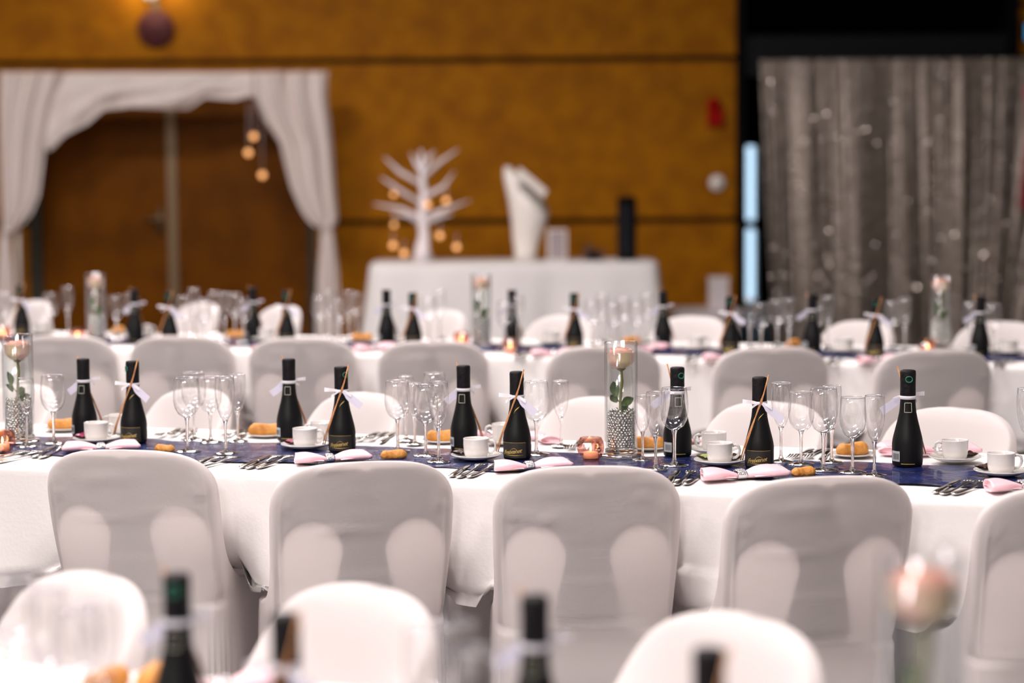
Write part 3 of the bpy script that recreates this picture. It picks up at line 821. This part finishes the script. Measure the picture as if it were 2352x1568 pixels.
# bottles: label side faces the near guests, or the far guests
bottle(Q(308, 1020), -14, 'black bottle with tied stick and green ring at its cap edge, near the crumpled chair', cap=-48)
bottle(Q(786, 1040), -6, 'front-facing black bottle with fluttering lilac tag bow, at the askew chair', cap=50)
bottle(Q(1188, 1057), -16, 'front-facing black bottle with straight stick tied by a small bow, at the smooth chair', cap=150)
bottle(Q(1744, 1077), -10, 'front-facing black bottle with gold script beside the cup with lime wrapper', cap=160)
bottle(Q(195, 1007), 170, 'back-facing black bottle with white neck ribbon beside the magenta sweet', scale=.98, cap=0)
bottle(Q(666, 1014), 172, 'back-facing black bottle beside the long bread roll, lilac tag to one side', scale=1.0, cap=30)
bottle(Q(1066, 1037), 166, 'back-facing black bottle behind a coffee cup, stick sticking out above its cap', scale=1.0, cap=20)
bottle(Q(1556, 1050), 184, 'black bottle seen through a wine glass beside the rose vase', scale=1.02, cap=205)
bottle(Q(2084, 1073), 172, 'back-facing black bottle with full green ring on its cap, beside brown wrappers', scale=1.06, cap=186)
# cups on saucers
for (x, y, dg, w1) in ((222, 1021, 0, 'beside the magenta sweet at the crumpled chair'), (701, 1034, -5, 'with magenta sweet at the askew chair'),
                       (1094, 1058, -4, 'before the back-facing bottle at the smooth chair'), (1653, 1071, 0, 'with the lime wrapper beside the gold script bottle'),
                       (2299, 1096, 2, 'with handle over the end saucer beside two forks'),
                       (276, 1003, 170, 'behind the bottle at the crumpled chair'), (742, 1013, 175, 'behind the askew chair bottle with lilac tag'),
                       (1158, 1023, 178, 'behind the bottle with a straight tied stick'), (1640, 1046, 178, 'behind the cup with the lime wrapper'),
                       (2193, 1064, 175, 'with brown wrappers before the far facing chair')):
    cup(Q(x, y), dg, 'white coffee cup ' + w1, 'white saucer under the cup ' + w1)
# bread
roll(Q(147, 990), 10, 0, 'beside the bottle with the magenta sweet')
roll(Q(612, 1004), 8, 1, 'beside the back-facing bottle with lilac tag', scale=1.1)
roll(Q(1018, 1018), -10, 2, 'behind the glasses at the back-facing bottle')
roll(Q(1488, 1034), -8, 1, 'behind the flutes by the rose vase')
roll(Q(1958, 1050), 30, 0, 'seen through the wine glass behind the diagonal-fold chair', scale=1.05)
roll(Q(378, 1040), -20, 1, 'broken open near the crumpled chair bottle', False, scale=.62)
roll(Q(905, 1056), 15, 2, 'broken open before the wide wine glass', False, scale=.75)
roll(Q(1846, 1096), 25, 2, 'torn open with crumbs before the chair with diagonal folds', False, scale=.72)
roll(Q(4, 1006), 25, 2, 'beside the amber votive', False, scale=.6)
# glasses
for g_i, (k, x, y, s, lab) in enumerate((
    ('f', 62, 1026, .90, 'champagne flute standing before the vase with amber votive'),
    ('w', 124, 1022, 1.0, 'wine glass beside the flute and vase with amber votive'),
    ('w', 431, 1040, 1.05, 'wine glass at the front of the cluster between the crumpled and askew chairs'),
    ('w', 447, 1014, 1.0, 'wine glass at the rear of the cluster between the crumpled and askew chairs'),
    ('w', 484, 1016, .96, 'wine glass in the middle of the cluster between the crumpled and askew chairs'),
    ('f', 519, 1045, .98, 'champagne flute at the front of the cluster between the crumpled and askew chairs'),
    ('f', 547, 1017, .90, 'champagne flute at the rear of the cluster between the crumpled and askew chairs'),
    ('w', 914, 1041, 1.0, 'wide wine glass at the edge of the cluster behind the askew chair'),
    ('f', 933, 1015, .86, 'champagne flute at the rear of the cluster behind the askew chair'),
    ('f', 953, 1018, .80, 'short flute in the middle of the cluster behind the askew chair'),
    ('w', 978, 1050, .98, 'wine glass in the middle of the cluster behind the askew chair'),
    ('f', 1008, 1062, .99, 'champagne flute at the front of the cluster behind the askew chair'),
    ('w', 1000, 1018, .96, 'wine glass touching the back-facing bottle in the cluster behind the askew chair'),
    ('w', 1232, 1048, 1.02, 'wine glass beside the bottle with a straight tied stick'),
    ('f', 1288, 1028, .85, 'champagne flute alone between a wine glass and the copper votive'),
    ('f', 1476, 1048, .80, 'champagne flute touching the rose vase by the copper votive'),
    ('f', 1506, 1082, .93, 'champagne flute between the rose vase and a wine glass'),
    ('w', 1549, 1073, 1.04, 'wine glass standing before the black bottle by the rose vase'),
    ('f', 1794, 1064, .97, 'champagne flute beside the bottle next to the lime wrapper cup'),
    ('w', 1840, 1065, .97, 'wine glass second in the cluster behind the chair with diagonal folds'),
    ('w', 1891, 1084, 1.08, 'wine glass in the middle of the cluster behind the chair with diagonal folds'),
    ('f', 1910, 1066, .94, 'champagne flute in the middle of the cluster behind the chair with diagonal folds'),
    ('w', 1958, 1089, .98, 'wine glass holding the view of a bread roll behind the chair with diagonal folds'),
    ('f', 2008, 1092, .94, 'champagne flute nearest the bottle with the full green ring'),
    ('f', 2358, 1085, .98, 'champagne flute cut by the frame edge beside the end cup'))):
    glass(k, Q(x, y), lab, None, s)
packet(Q(176, 1017), 20, M['magenta'], 'magenta sweet packet on the saucer at the crumpled chair', .0150)
packet(Q(655, 1027), 30, M['magenta'], 'magenta sweet packet on the saucer at the askew chair', .0150)
packet(Q(1040, 1052), 30, M['choc'], 'dark brown sweet packet on the saucer at the smooth chair', .0150)
packet(Q(1608, 1062), -30, M['lime'], 'lime green sweet packet on the saucer beside the gold script bottle', .0150)
packet(Q(1700, 1062), 40, M['choc'], 'brown sweet packet behind the cup with the lime packet', .0150)
packet(Q(2242, 1056), 40, M['choc'], 'brown sweet packet on the saucer before the far facing chair', .0150)
packet(Q(2255, 1088), 10, M['choc'], 'brown sweet packet on the saucer of the end cup', .0150)
# napkins
napkin(Q(232, 1038), -78, 'pink satin napkin with ring behind the crumpled chair')
napkin(Q(757, 1064), -70, 'pink satin napkin with diamante ring behind the askew chair')
napkin(Q(1215, 1082), -72, 'pink satin napkin with ring behind the smooth chair')
napkin(Q(1700, 1103), -72, 'pink satin napkin with diamante ring beside the gold script bottle', None, 1.1)
napkin(Q(2350, 1128), -70, 'pink satin napkin cut by the frame edge before the end cup', None, 1.05)
napkin(Q(1130, 1008), -60, 'pink napkin behind the cup beside the bottle with a straight stick')
napkin(Q(1246, 1016), 20, 'pink napkin behind the wine glass by the straight stick bottle', None, .75)
napkin(Q(2042, 1042), -8, 'pink napkin beside the bottle with the full green ring', None, .8)
napkin(Q(2156, 1047), -80, 'pink napkin behind the cup with brown wrappers')
napkin(Q(1598, 1020), -78, 'pink napkin behind the stacked looking cups by the rose vase', None, .75)
# cutlery
cutlery((86, 1054), (172, 1022), 'behind the crumpled chair beside its napkin', '', 2)
cutlery((-30, 1066), (60, 1046), 'beside the flute before the amber votive vase', '', 3)
cutlery((425, 1080), (520, 1056), 'beside the cluster between the crumpled and askew chairs', '', 3)
cutlery((572, 1078), (690, 1040), 'beside the napkin of the askew chair', '', 3)
cutlery((1056, 1099), (1146, 1058), 'beside the napkin of the smooth chair', '', 3)
cutlery((1552, 1116), (1618, 1074), 'beside the napkin at the gold script bottle', '', 3)
cutlery((2168, 1138), (2280, 1096), 'beside the end napkin and cup', '', 3)
cutlery((432, 988), (384, 1010), 'across the table behind the crumpled chair bottle', '', 3)
cutlery((886, 997), (842, 1018), 'across the table behind the askew chair bottle', '', 3)
cutlery((1356, 1014), (1336, 1036), 'across the table behind the lone flute', '', 3)
cutlery((1884, 1036), (1850, 1058), 'across the table behind the glasses at the diagonal-fold chair', '', 3)
cutlery((566, 990), (522, 1010), 'across the table behind the flutes between crumpled and askew chairs', '', 2)

# ------------------------------------------------------------------ settings on the row nearest the wall
for x, y, lab in ((222, 783, 'before the draped doorway'), (1106, 792, 'before the gift table'), (2160, 800, 'before the silver curtain')):
    p = Q(x, y)
    vase_set(p+Vector((0, 0, .005)), 10, '', 'silver beads in the foot of the vase' + RB + lab, 'pale rose in the vase on the row nearest the wall, ' + lab, 'clear cylinder vase' + RB + lab)
for (x, y, dg) in ((330, 778, 0), (612, 786, 0), (893, 786, 175), (1268, 793, 175), (1600, 806, 0), (1940, 812, 175), (2318, 816, 175), (95, 770, 0)):
    cup(Q(x, y), dg, 'white coffee cup' + zt(x), 'white saucer' + zt(x), 'cups' + zt(x), 'saucers' + zt(x))
for (x, top, dg) in ((48, 655, -10), (308, 664, 170), (388, 670, -12), (580, 661, 172), (657, 668, -8), (887, 662, 170), (948, 672, -10), (1176, 666, 172),
                     (1319, 673, -10), (1523, 668, 170), (1677, 681, -12), (1866, 675, 172), (2010, 685, -8), (2252, 680, 170)):
    p = P(x, top, TZ+.209); p.z = TZ
    bottle(p, dg, ('tagged front-facing' if abs(dg) < 90 else 'back-facing') + ' black bottle' + zt(x), ('tagged' if abs(dg) < 90 else 'back-facing') + ' bottles' + zt(x))
for i, (x, y) in enumerate(((545, 778), (832, 786), (1452, 792), (1822, 800), (272, 768))):
    roll(Q(x, y), 20*i, i, zt(x).strip(), True, 'wall-side row' + zt(x))
for (k, x, y) in (('w', 118, 770), ('f', 157, 766), ('w', 268, 782), ('w', 305, 772), ('w', 425, 782), ('f', 447, 772), ('w', 470, 790), ('w', 495, 768), ('f', 517, 785), ('w', 540, 775), ('w', 560, 786),
                  ('w', 735, 782), ('f', 757, 776), ('w', 780, 790), ('f', 802, 780), ('w', 818, 772), ('w', 985, 784), ('f', 1010, 780), ('w', 1160, 800), ('f', 1190, 796),
                  ('w', 1360, 796), ('f', 1383, 788), ('w', 1408, 802), ('w', 1432, 790), ('w', 1462, 800), ('f', 1486, 792), ('f', 1722, 800), ('w', 1748, 806), ('w', 1785, 796), ('f', 1812, 806), ('w', 1870, 806), ('f', 1900, 800),
                  ('w', 2048, 802), ('f', 2078, 806), ('w', 2228, 806), ('w', 2280, 812), ('w', 12, 770), ('f', -6, 776)):
    glass(k, Q(x, y), ('clear champagne flute' if k == 'f' else 'clear wine glass') + zt(x), ('flutes' if k == 'f' else 'wine glasses') + zt(x))
for i, (x, y) in enumerate(((1272, 818), (1665, 828), (2018, 834), (858, 806), (372, 806), (620, 806), (1500, 808))):
    napkin(Q(x, y), -75+8*i, 'pink satin napkin' + zt(x), 'pink napkins' + zt(x))
for (x, y) in ((178, 786), (8, 782), (1060, 796), (2130, 815), (1172, 812)):
    votive(Q(x, y), 'glowing glass votive' + zt(x), 'votives' + zt(x))
for (a, b, z_) in (((1580, 832), (1625, 812), zt(1600)), ((1905, 838), (1955, 818), zt(1900)), ((2290, 842), (2345, 822), zt(2300)), ((1190, 822), (1226, 806), zt(1215))):
    cutlery(a, b, z_.strip(), 'wall-side row' + z_, 2)

# ------------------------------------------------------------------ settings on the row farthest from the wall
RF = ' on the row farthest from the wall'
for (x, top, dg, lab) in ((405, 1316, 172, 'back-facing black bottle with green ring cap' + RF), (655, 1408, -10, 'front-facing black bottle with brown stick' + RF),
                          (1228, 1366, 168, 'back-facing black bottle with white neck ribbon' + RF), (1628, 1488, -8, 'front-facing black bottle with brown stick' + RF + ' by the rose')):
    p = P(x, top, TZ+.209); p.z = TZ
    bottle(p, dg, lab, cap=185 if x == 405 else 20 if x == 1228 else 150)
for i, (k, x, top, lab) in enumerate((('w', 30, 1330, 'beside the bread'), ('f', 105, 1352, 'beside the bread'), ('w', 175, 1400, 'beside the bread'), ('f', 225, 1385, 'beside the bread'),
                         ('w', 985, 1445, 'between the two dark bottles'), ('f', 1045, 1425, 'between the two dark bottles'), ('w', 1090, 1470, 'between the two dark bottles'))):
    h = .172 if k == 'w' else .19
    p = P(x, top, TZ+h); p.z = TZ
    glass(k, p, ('champagne flute' if k == 'f' else 'wine glass') + RF + ' ' + lab, ('flutes ' if k == 'f' else 'wine glasses ') + 'on the foreground row ' + lab)
p = P(2118, 1306, TZ+.005+.250*1.12); p.z = TZ+.005
vase_set(p, 25, '', 'silver beads in the vase' + RF, 'large blurred pale pink rose with green leaves' + RF, 'clear cylinder vase holding the large blurred rose' + RF, hgt=1.12)
for i, (x, y) in enumerate(((245, 1588), (352, 1580))):
    roll(Q(x, y), 60+25*i, i, RF.strip() + (' beside wine glasses' if i == 0 else ' beside the green ring bottle'), False)
napkin(Q(512, 1594), -70, 'pink satin napkin' + RF + ' beside the green ring bottle')

# ------------------------------------------------------------------ gift table and its things by the wall
GY = 15.0; gx0 = PY(852, 604, GY-.3).x; gx1 = PY(1508, 598, GY-.3).x
gt = thing('side_table', 'folding table under the white cloth by the wood wall', 'table', None, ((gx0+gx1)/2, GY, 0))
gw = (gx1-gx0)/2
MB().box(-gw+.02, gw-.02, -.34, .34, .70, .735).build('tabletop', M['plastic'], gt, False)
for sx in (-1, 1):
    for sy in (-1, 1): MB().box(sx*(gw-.1)-.015, sx*(gw-.1)+.015, sy*.28-.015, sy*.28+.015, 0, .70).build('leg', M['darkmetal'], gt, False)
def box_cloth(hx, hy, ztop, zbot, flare, seed, n=200):
    r = random.Random(seed); ph = [r.uniform(0, 6) for _ in range(4)]; rs = []
    def loop(k, off):
        pts = []
        for j in range(n):
            a = 2*math.pi*j/n; c, s = math.cos(a), math.sin(a); q = 12
            d = (abs(c)**q+abs(s)**q)**(-1/q); x, y = hx*c*d, hy*s*d
            x, y = hx*max(-1, min(1, c*d)), hy*max(-1, min(1, s*d))
            w = off*(.6+.5*math.sin(j*.42+ph[0])+.35*math.sin(j*.19+ph[1])+.25*math.sin(j*.93+ph[2]))
            corner = (abs(c*d)*abs(s*d))**6
            w += off*1.6*corner
            nx, ny = (x/hx)**5, (y/hy)**5; L_ = math.hypot(nx, ny) or 1
            pts.append((x+nx/L_*w, y+ny/L_*w))
        return pts
    rs.append([(x*.97, y*.97, ztop) for x, y in loop(0, 0)])
    rs.append([(x*.995, y*.99, ztop-.003) for x, y in loop(0, 0)])
    for k in range(10):
        d = k/9; rs.append([(x, y, ztop-.012-(ztop-.012-zbot)*d) for x, y in loop(k, flare*d)])
    return MB().rings(rs, True, False)
o = box_cloth(gw+.012, .375, .752, .06, .075, 4).build('tablecloth', M['cloth']); o.location = ((gx0+gx1)/2, GY, 0)
tag(o, 'white cloth falling to the floor over the gift table by the wood wall', 'tablecloth')
GZ = .753
def gp(px, py=601): q = PY(px, py, GY); return Vector((q.x, q.y, GZ))
# white twig tree with warm bulbs
b0 = gp(972); tr = thing('twig_tree', 'small white branching twig tree with warm bulbs on the gift table', 'ornament', None, b0)
sc_ = GY/F
def tp(px, py, dy=0): return Vector(((px-972)*sc_, dy, (601-py)*sc_))
MB().tube([tp(972, 601), tp(970, 570), tp(975, 540), tp(970, 500), tp(975, 450), tp(972, 400), tp(970, 345)], [.075, .050, .036, .034, .028, .02, .008], 12).build('trunk', M['twig'], tr)
brs = ((975, 505, 925, 480, 860, 468, .0), (975, 500, 1030, 480, 1080, 462, .05), (972, 470, 925, 440, 880, 408, -.06), (972, 455, 1020, 430, 1045, 395, .08), (972, 425, 920, 395, 885, 362, .06),
       (972, 410, 1010, 375, 1055, 345, -.05), (972, 400, 955, 370, 945, 352, .1), (972, 395, 990, 360, 1000, 348, .03), (974, 520, 940, 495, 905, 490, -.12), (974, 515, 1010, 498, 1040, 492, -.12))
for (xa, ya, xb, yb, xc, yc, dy) in brs:
    MB().tube([tp(xa, ya), tp(xb, yb, dy*.5), tp(xc, yc, dy)], [.017, .013, .004], 8).build('branch', M['twig'], tr)
for (xa, ya) in ((908, 446), (1027, 461), (908, 515), (905, 562), (930, 580), (1012, 541), (1050, 567), (985, 470)):
    MB().sphere(tp(xa, ya, -.10), .020 if xa != 908 else .016, 10, 7).build('bulb', M['bulb'], tr)
    q = tp(xa, ya, -.10); MB().tube([q+Vector((0, 0, .02)), q+Vector((0, .04, .09))], .002, 5).build('wire', M['twig'], tr)
# tall slant-cut vase with greenery
vb = gp(1210); vt = thing('slanted_vase', 'tall white slant-cut vase with greenery spilling over its rim', 'vase', None, vb)
def vp(px, py): return ((px-1210)*sc_, (601-py)*sc_)
rs = []
for py, xl, xr in ((601, 1182, 1232), (580, 1182, 1232), (550, 1178, 1240), (520, 1176, 1252), (490, 1172, 1262), (460, 1168, 1250), (430, 1162, 1215), (405, 1158, 1190), (385, 1160, 1174)):
    (x0_, z_), (x1_, _) = vp(xl, py), vp(xr, py)
    rs.append([((x0_+x1_)/2+(x1_-x0_)/2*math.cos(a), .10*(x1_-x0_)/.25*math.sin(a), z_) for a in [2*math.pi*j/24 for j in range(24)]])
MB().rings(rs).build('body', M['vase_white'], vt)
for i in range(14):
    a, b = vp(1188+5.8*i, 418+5.6*i); s = rnd.uniform(.07, .11)
    MB().grid(lambda u, v, a=a, b=b, s=s, i=i: (a+s*(v-.2)*1.3, -.13+.03*(i % 3)+(u-.5)*s*.7*math.sin(math.pi*min(v+.05, 1)), b-.01+s*.4*math.sin(v*3)-s*.8*v*v), 3, 5).build('leaf', M['candle_green'], vt)
MB().grid(lambda u, v: (vp(1185, 0)[0]+.19*v+.03*u, -.05, vp(0, 405)[1]+.03-.16*v+.05*(u-.5)), 4, 6).build('white_petal', M['vase_white'], vt)
# framed card, small dark ornament, black cylinder
q = gp(1280); cdm = thing('standing_card', 'small white standing card on the gift table', 'card', None, q)
MB().box(-.066, .066, -.012, .0, 0, .215).build('frame', M['white_plastic'], cdm, False)
MB().box(-.056, .056, -.014, -.012, .01, .205).build('sheet', M['shaded_sheet'], cdm, False)
MB().box(-.02, .02, 0, .07, 0, .012).build('foot', M['white_plastic'], cdm, False)
q = gp(1362); cam_ = thing('small_camera', 'small dark instant camera lying on the gift table', 'camera', None, q)
MB().box(-.065, .065, -.04, .04, 0, .075).build('body', M['choc'], cam_, False)
MB().lathe([(.0001, 0), (.03, 0), (.03, .04), (.024, .045), (.0001, .04)], 20).build('lens', M['black'], cam_).matrix_local = Matrix.Translation((0, -.04, .04)) @ Matrix.Rotation(math.radians(90), 4, 'X')
MB().box(-.05, -.015, -.025, .025, .075, .115).build('viewfinder', M['choc'], cam_, False)
q = gp(1440); spk = thing('cylinder_speaker', 'tall black cylindrical speaker standing on the gift table', 'speaker', None, q)
MB().lathe([(.0001, 0), (.064, 0), (.066, .01), (.066, .41), (.062, .43), (.045, .44), (.0001, .44)], 28).build('body', M['black'], spk)
MB().lathe([(.0672, .03), (.0672, .38)], 28).build('grille', M['beam'], spk)
# low bench with a white box, under the switches
bz = .36; bxa = PY(1545, 700, 15.7).x; bxb = PY(1698, 700, 15.7).x
bn = thing('low_bench', 'low pale grey bench against the wall beside the gift table', 'bench', None, ((bxa+bxb)/2, 15.8, 0))
MB().box(-(bxb-bxa)/2, (bxb-bxa)/2, -.2, .2, bz-.06, bz).build('seat', M['paper'], bn, False)
for sx in (-1, 1): MB().box(sx*((bxb-bxa)/2-.05)-.03, sx*((bxb-bxa)/2-.05)+.03, -.18, .18, 0, bz-.06).build('leg', M['paper'], bn, False)
q = PY(1650, 655, 15.8); bx = thing('white_box', 'white cardboard box standing on the low bench', 'box', None, (q.x, 15.8, bz))
MB().box(-.07, .07, -.05, .05, 0, .225).build('carton', M['paper'], bx, False); MB().box(-.073, .073, -.053, .053, .20, .23).build('lid', M['paper'], bx, False)

# ------------------------------------------------------------------ things on the back wall
q = PY(360, 66, WY); bl = thing('wall_bell', 'round maroon alarm bell mounted high on the wood wall', 'bell', None, (q.x, WY, q.z))
rot = Matrix.Rotation(math.radians(90), 4, 'X')
MB().lathe([(.135, .03), (.137, .045), (.125, .065), (.09, .082), (.05, .09), (.04, .098), (.018, .10), (.0001, .10)], 36, cap0=True).build('gong', M['bell'], bl).matrix_local = rot
MB().lathe([(.0001, 0), (.06, 0), (.06, .03), (.0001, .03)], 20).build('mount', M['black'], bl).matrix_local = rot
MB().box(-.022, .022, -.05, 0, .13, .20).build('bracket', M['alu'], bl, False)
q = PY(349, -14, WY); wl = thing('wall_lamp', 'small white wall lamp above the maroon bell', 'lamp', None, (q.x, WY, q.z))
MB().lathe([(.0001, 0), (.05, 0), (.055, .05), (.045, .09), (.0001, .10)], 20).build('shade', M['white_plastic'], wl).matrix_local = rot
for sx in (-1, 1):
    ld = bpy.data.lights.new('wall_lamp_light', 'POINT'); ld.energy = 2.4; ld.color = (1, .8, .5); ld.shadow_soft_size = .04
    lo = link('wall_lamp_light', ld, wl); lo.location = (sx*.14, -.16, .04)
q = PY(1640, 258, WY); ra = thing('alarm_box', 'small red alarm call point on the wood wall', 'alarm', None, (q.x, WY, q.z))
MB().box(-.05, .06, -.05, 0, -.10, .04).build('housing', M['red'], ra, False); MB().sphere((-.005, -.03, .06), .05, 14, 8).build('siren', M['red'], ra)
q = PY(1647, 420, WY); sw = thing('round_switch', 'round white switch on the wood wall', 'switch', None, (q.x, WY, q.z))
MB().lathe([(.0001, .0), (.058, 0), (.06, .015), (.052, .025), (.0001, .027)], 28).build('plate', M['white_plastic'], sw).matrix_local = rot
MB().lathe([(.0001, .027), (.022, .027), (.022, .038), (.0001, .04)], 20).build('knob', M['white_plastic'], sw).matrix_local = rot

# draped arch in front of the doors
AY = 15.75
ar = thing('draped_arch', 'white draped fabric arch framing the wooden double door', 'arch', None, (0, AY, 0))
def ap(px, py): q = PY(px, py, AY); return q.x, q.z
axl, azt = ap(8, 168); axr, _ = ap(752, 168)
MB().tube([(axl, .05, azt-.02), (axr, .05, azt-.02)], .018, 8).build('top_pole', M['white_plastic'], ar)
for xx in (axl+.06, axr-.06): MB().tube([(xx, .05, azt-.02), (xx, .05, 0)], .016, 8).build('upright', M['white_plastic'], ar)
low = [(8, 252), (60, 280), (110, 348), (150, 312), (200, 285), (240, 252), (300, 246), (380, 250), (430, 250), (470, 224), (540, 230), (575, 222), (620, 235), (750, 235)]
def interp(tab, x):
    for (x0_, y0_), (x1_, y1_) in zip(tab[:-1], tab[1:]):
        if x <= x1_: return y0_+(y1_-y0_)*max(0, (x-x0_))/(x1_-x0_)
    return tab[-1][1]
def val(a, b):
    px = 8+744*a; yl = interp(low, px); py = 166+(yl-166)*b
    x, z = ap(px, py); w = math.sin(a*60+b*2)*.5+math.sin(a*23+b*3)*.6
    return (x, -.03*math.sin(b*math.pi)-.035*w*(.25+b)-.012*math.sin(b*14+a*18), z)
MB().grid(val, 150, 22).build('valance', M['drape'], ar)
def panel(edge, seed):
    r = random.Random(seed); p0 = r.uniform(0, 6)
    def f(a, b):
        py = edge[0][0]+(edge[-1][0]-edge[0][0])*b
        xl = interp([(e[0], e[1]) for e in edge], py); xr = interp([(e[0], e[2]) for e in edge], py)
        px = xl+(xr-xl)*a; x, z = ap(px, py); wd = abs(xr-xl)/F*AY
        bul = .22*wd*math.sin(math.pi*a)
        return (x, -.04-bul-.10*wd*math.sin(a*22+p0+b*2)-.05*wd*math.sin(a*9+b*5+p0), z)
    return MB().grid(f, 70, 60)
panel([(166, 6, 150), (250, 5, 120), (330, 6, 104), (400, 6, 98), (450, 7, 92), (490, 8, 76), (515, 9, 55), (528, 12, 38), (532, 12, 30)], 1).build('side_drape', M['drape'], ar)
panel([(166, 575, 750), (220, 582, 752), (280, 610, 760), (330, 645, 764), (380, 657, 767), (430, 670, 770), (480, 692, 774), (505, 708, 776), (518, 722, 770), (524, 735, 765)], 2).build('side_drape', M['drape'], ar)
panel([(520, 8, 22), (560, 2, 26), (620, -2, 32), (700, -4, 36), (800, -6, 38), (860, -6, 38)], 3).build('tail', M['drape'], ar)
panel([(515, 742, 764), (560, 737, 770), (620, 731, 777), (700, 727, 781), (800, 725, 784), (850, 725, 784)], 4).build('tail', M['drape'], ar)
for px, py in ((20, 528), (755, 517)):
    x, z = ap(px, py); MB().lathe([(.032, -.018), (.038, 0), (.032, .018)], 16).build('tie', M['drape'], ar).location = (x, -.05, z)
for (px, py) in ((587, 314), (575, 351), (607, 402)):
    x, z = ap(px, py); t = thing('hanging_bulb', 'warm fairy bulb hanging on a wire under the draped arch', 'bulb', 'warm bulbs under the draped arch', (x, AY-.12, z))
    MB().sphere((0, 0, 0), .024, 10, 7).build('globe', M['bulb'], t); x2, z2 = ap(px, 235)
    MB().tube([(0, 0, .02), (0, .05, z2-z)], .0015, 5).build('wire', M['twig'], t)

# silver foil curtain hung before the dark opening
SY = 15.9
def sp(px, py): q = PY(px, py, SY); return q.x, q.z
sx0, szt = sp(1747, 138); sx1 = sp(2520, 138)[0]
def foil(a, b):
    x0b = .0*b + (.10*b if True else 0)
    x = sx0 + (sx1-sx0)*a; z = szt*(1-b)+.03*b
    sweep = .42*sm(.55, 1.0, a)*b*b
    ph_ = a*52 + sweep*18 + 2.2*math.sin(a*11+.6) + 1.3*math.sin(a*23+2)
    wv = .5*math.sin(ph_)+.32*math.sin(ph_*1.73+1.2+1.5*b)+.22*math.sin(ph_*3.1+.5)+.10*math.sin(ph_*7.3+3*b)
    x += .10*b*(1-a) - sweep*.25 + .012*math.sin(ph_*2+1)
    return (x, -.032*wv*(.10+.90*b**.8), z)
cu_ = thing('foil_curtain', 'shimmering silver foil curtain hung before the dark opening', 'curtain', None, (0, SY, 0))
MB().grid(foil, 520, 46).build('foil_sheet', M['silver'], cu_)
sq_ = MB(); rq = random.Random(12)  # tiny mirror flakes added over the plain foil to catch lamp glints
for _ in range(2400):
    a_ = rq.random(); b_ = rq.random()**.9*.8; c_ = Vector(foil(a_, b_)) + Vector((0, -.006, 0)); n_ = Vector((rq.gauss(0, .5), -1, rq.gauss(.25, .45))).normalized()
    e1 = n_.cross(Vector((0, 0, 1))).normalized()*.0062; e2 = n_.cross(e1)
    sq_.add([c_-e1, c_-e2, c_+e1, c_+e2], [(0, 1, 2, 3)])
tag(sq_.build('glint_flakes', M['glint_flake'], cu_, False), kind='stuff')
MB().tube([(sx0-.03, .02, szt+.01), (sx1, .02, szt+.01)], .018, 8).build('rod', M['beam'], cu_)
for xx in (sx0+.10, sx1-.03): MB().tube([(xx, .08, szt+.01), (xx, .08, 0)], .015, 8).build('stand', M['beam'], cu_)
x, z = sp(2352, 200); x2, z2 = sp(2352, 480)
sa = thing('pink_sash', 'coral pink fabric sash hanging before the silver curtain', 'sash', None, (x, SY-.28, 0))
MB().grid(lambda a, b: (-.075+.24*a+.03*math.sin(b*5), -.03*math.sin(a*9+b*2), z+(z2-z)*b), 16, 14).build('cloth', M['pink_sash'], sa)
MB().tube([(.02, 0, z), (.02, .26, szt+.03)], .004, 6).build('cord', M['beam'], sa)
q = PY(2358, 75, WY); bs = thing('blue_sign', 'small lit blue sign at the edge of the dark opening', 'sign', None, (q.x+.02, WY-.08, q.z))
MB().box(-.05, .12, 0, .05, -.07, .07).build('case', M['black'], bs, False); MB().box(-.045, .115, -.004, 0, -.06, .06).build('face', M['blue_lit'], bs, False)
